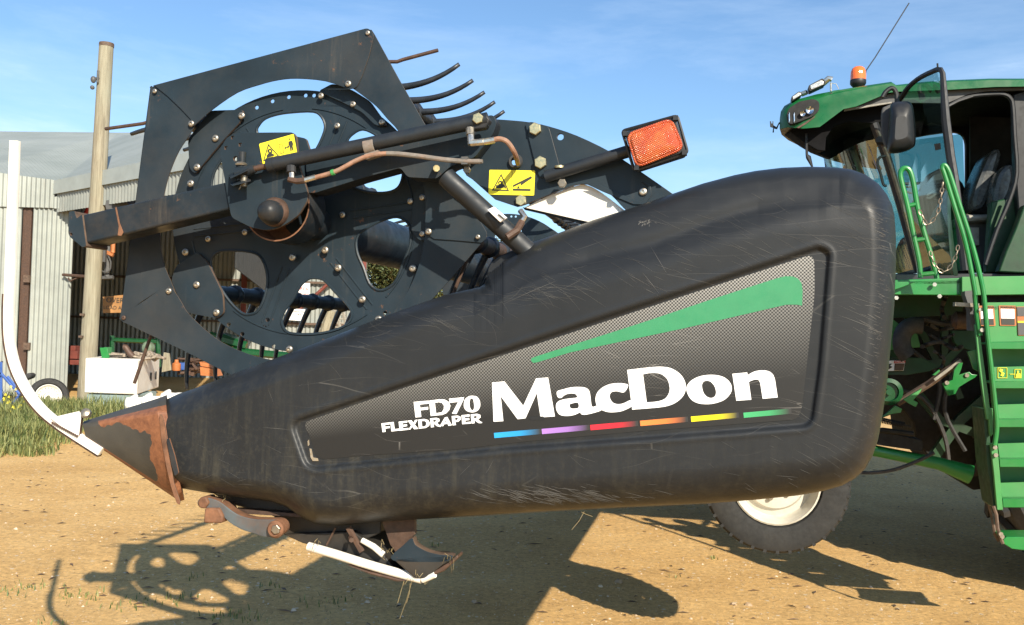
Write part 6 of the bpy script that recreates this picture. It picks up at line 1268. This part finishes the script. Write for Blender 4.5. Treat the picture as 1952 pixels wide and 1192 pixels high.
for k in range(20): a_ = k * math.pi / 10; mb.lathe([(.011, 0), (.011, .004), (.001, .004)], c + axw * .045 + (e1_ * math.cos(a_) + e2_ * math.sin(a_)) * R_ * .46, axw, 8)
mb.lathe([(.035, 0), (.035, .006), (.001, .006)], c + axw * .03, axw, 14); mb.build('rim_hole', M['ink'], rim)
# ---- bicycle
p = GP(10, 822); Yb = 14.6; bk = thing('bicycle', 'blue bicycle with black saddle leaning in the grass by the shed wall', 'bicycle', (p.x, Yb, 0)); q = WQ(bk.location)
def bt(name, segs, r, m, par=bk):
    mb = MB()
    for s_ in segs: mb.tube([q(x, y, Yb + d) for x, y, d in s_], r, 8)
    return mb.build(name, M[m], par)
bt('frame', [[(-8, 700, 0), (14, 726, 0), (38, 752, 0)], [(2, 690, 0), (2, 786, 0)], [(14, 718, 0), (30, 738, 0)], [(38, 752, 0), (8, 790, 0), (-20, 760, 0)]], .022, 'blue')
bt('fork', [[(30, 735, 0), (36, 780, 0), (38, 812, 0)]], .018, 'chrome')
mb = MB(); P_ = [q(x, y, Yb) for x, y in ((36, 722), (44, 715), (54, 711), (60, 714), (58, 721), (48, 725), (38, 728))]; mb.prism(P_, (0, .16, 0)); mb.build('saddle', M['rubber'], bk, .02)
bt('saddle_post', [[(46, 724, .05), (47, 740, .05), (38, 752, .05)]], .02, 'cabblack')
mb = MB(); mb.box(q(10, 785, Yb - .03), (.06, .03, .11)); mb.build('reflector', M['orange'], bk, .008)
for cx in (48, -60):
    mb = MB(); c = q(cx, 790, Yb); P_ = [c + Vector((math.cos(t) * .31, 0, math.sin(t) * .31)) for t in np.linspace(0, 2 * math.pi, 33)]; mb.tube(P_, .02, 8, False)
    wv = mb.build('bike_tyre', M['rubber'], bk); mb = MB()
    for t in np.linspace(0, math.pi * 2, 19)[:-1]: mb.tube([c, c + Vector((math.cos(t) * .3, 0, math.sin(t) * .3))], .002, 3, False)
    mb.build('spokes', M['chrome'], wv)
bt('handlebar', [[(-10, 705, -.2), (-4, 696, 0), (4, 690, .2)], [(-8, 706, -.2), (-2, 702, -.25)]], .016, 'cabblack')
# ================================================================== TREES
def tree(name, label, x, y, hgt, rad_, n, group='gum trees beyond the yard'):
    t = tag(empty(name, (x, y, 0)), label, 'tree', group); tr = MB(); lf = MB(); tips = []
    def branch(p, d, L, r, lev):
        pts = [p]; rs = [r]
        for i in range(4): d = (d + Vector((random.gauss(0, .13), random.gauss(0, .13), .06))).normalized(); pts.append(pts[-1] + d * L / 4); rs.append(r * (1 - .16 * (i + 1)))
        tr.tube(pts, rs, 6)
        if lev == 0: tips.append(pts[-1]); tips.append(pts[-2]); return
        for k in range(4 if lev > 1 else 5):
            a = random.random() * 6.3; nd = (d * .65 + Vector((math.cos(a), math.sin(a), random.uniform(-.1, .6))) * .8).normalized(); branch(pts[random.choice((2, 3, 4))], nd, L * random.uniform(.5, .72), rs[-1] * .7, lev - 1)
    branch(Vector((0, 0, 0)), Vector((0, 0, 1)), hgt * .42, .16 * hgt / 7, 3)
    for _ in range(n):
        c = random.choice(tips); c = c + Vector((random.gauss(0, 1), random.gauss(0, 1), random.gauss(0, .8))) * rad_
        a = random.random() * 6.3; u = Vector((math.cos(a), math.sin(a), random.uniform(-1.2, .4))).normalized(); v = u.cross(Vector((random.random() - .5, random.random() - .5, 1))).normalized(); L = random.uniform(.10, .2)
        lf.add([c, c + u * L * .5 + v * L * .22, c + u * L, c + u * L * .5 - v * L * .22], [(0, 1, 2, 3)])
    tr.build('trunk', M['grassd'], t); lf.build('crown', M['leafa'], t, 0, 0); return t
def at(px, Y): p = WP(px, 640, Y); return p.x, Y
tree('gum_tree', 'grey green gum tree seen through the right side of the reel disc', *at(742, 34), 5.9, .42, 15000)
tree('gum_tree', 'thin gum tree showing under the diagonal cylinder beside the yellow decal', *at(960, 42), 7.4, .4, 9000)
tree('gum_tree', 'low bushy gum tree behind the far end of the reel', *at(820, 38), 5.0, .5, 12000)

# ---- keep the hierarchy at thing > part > sub-part
def depth(o):
    d = 0
    while o.parent: o = o.parent; d += 1
    return d
for o in list(COL.objects):
    while depth(o) > 2: o.parent = o.parent.parent
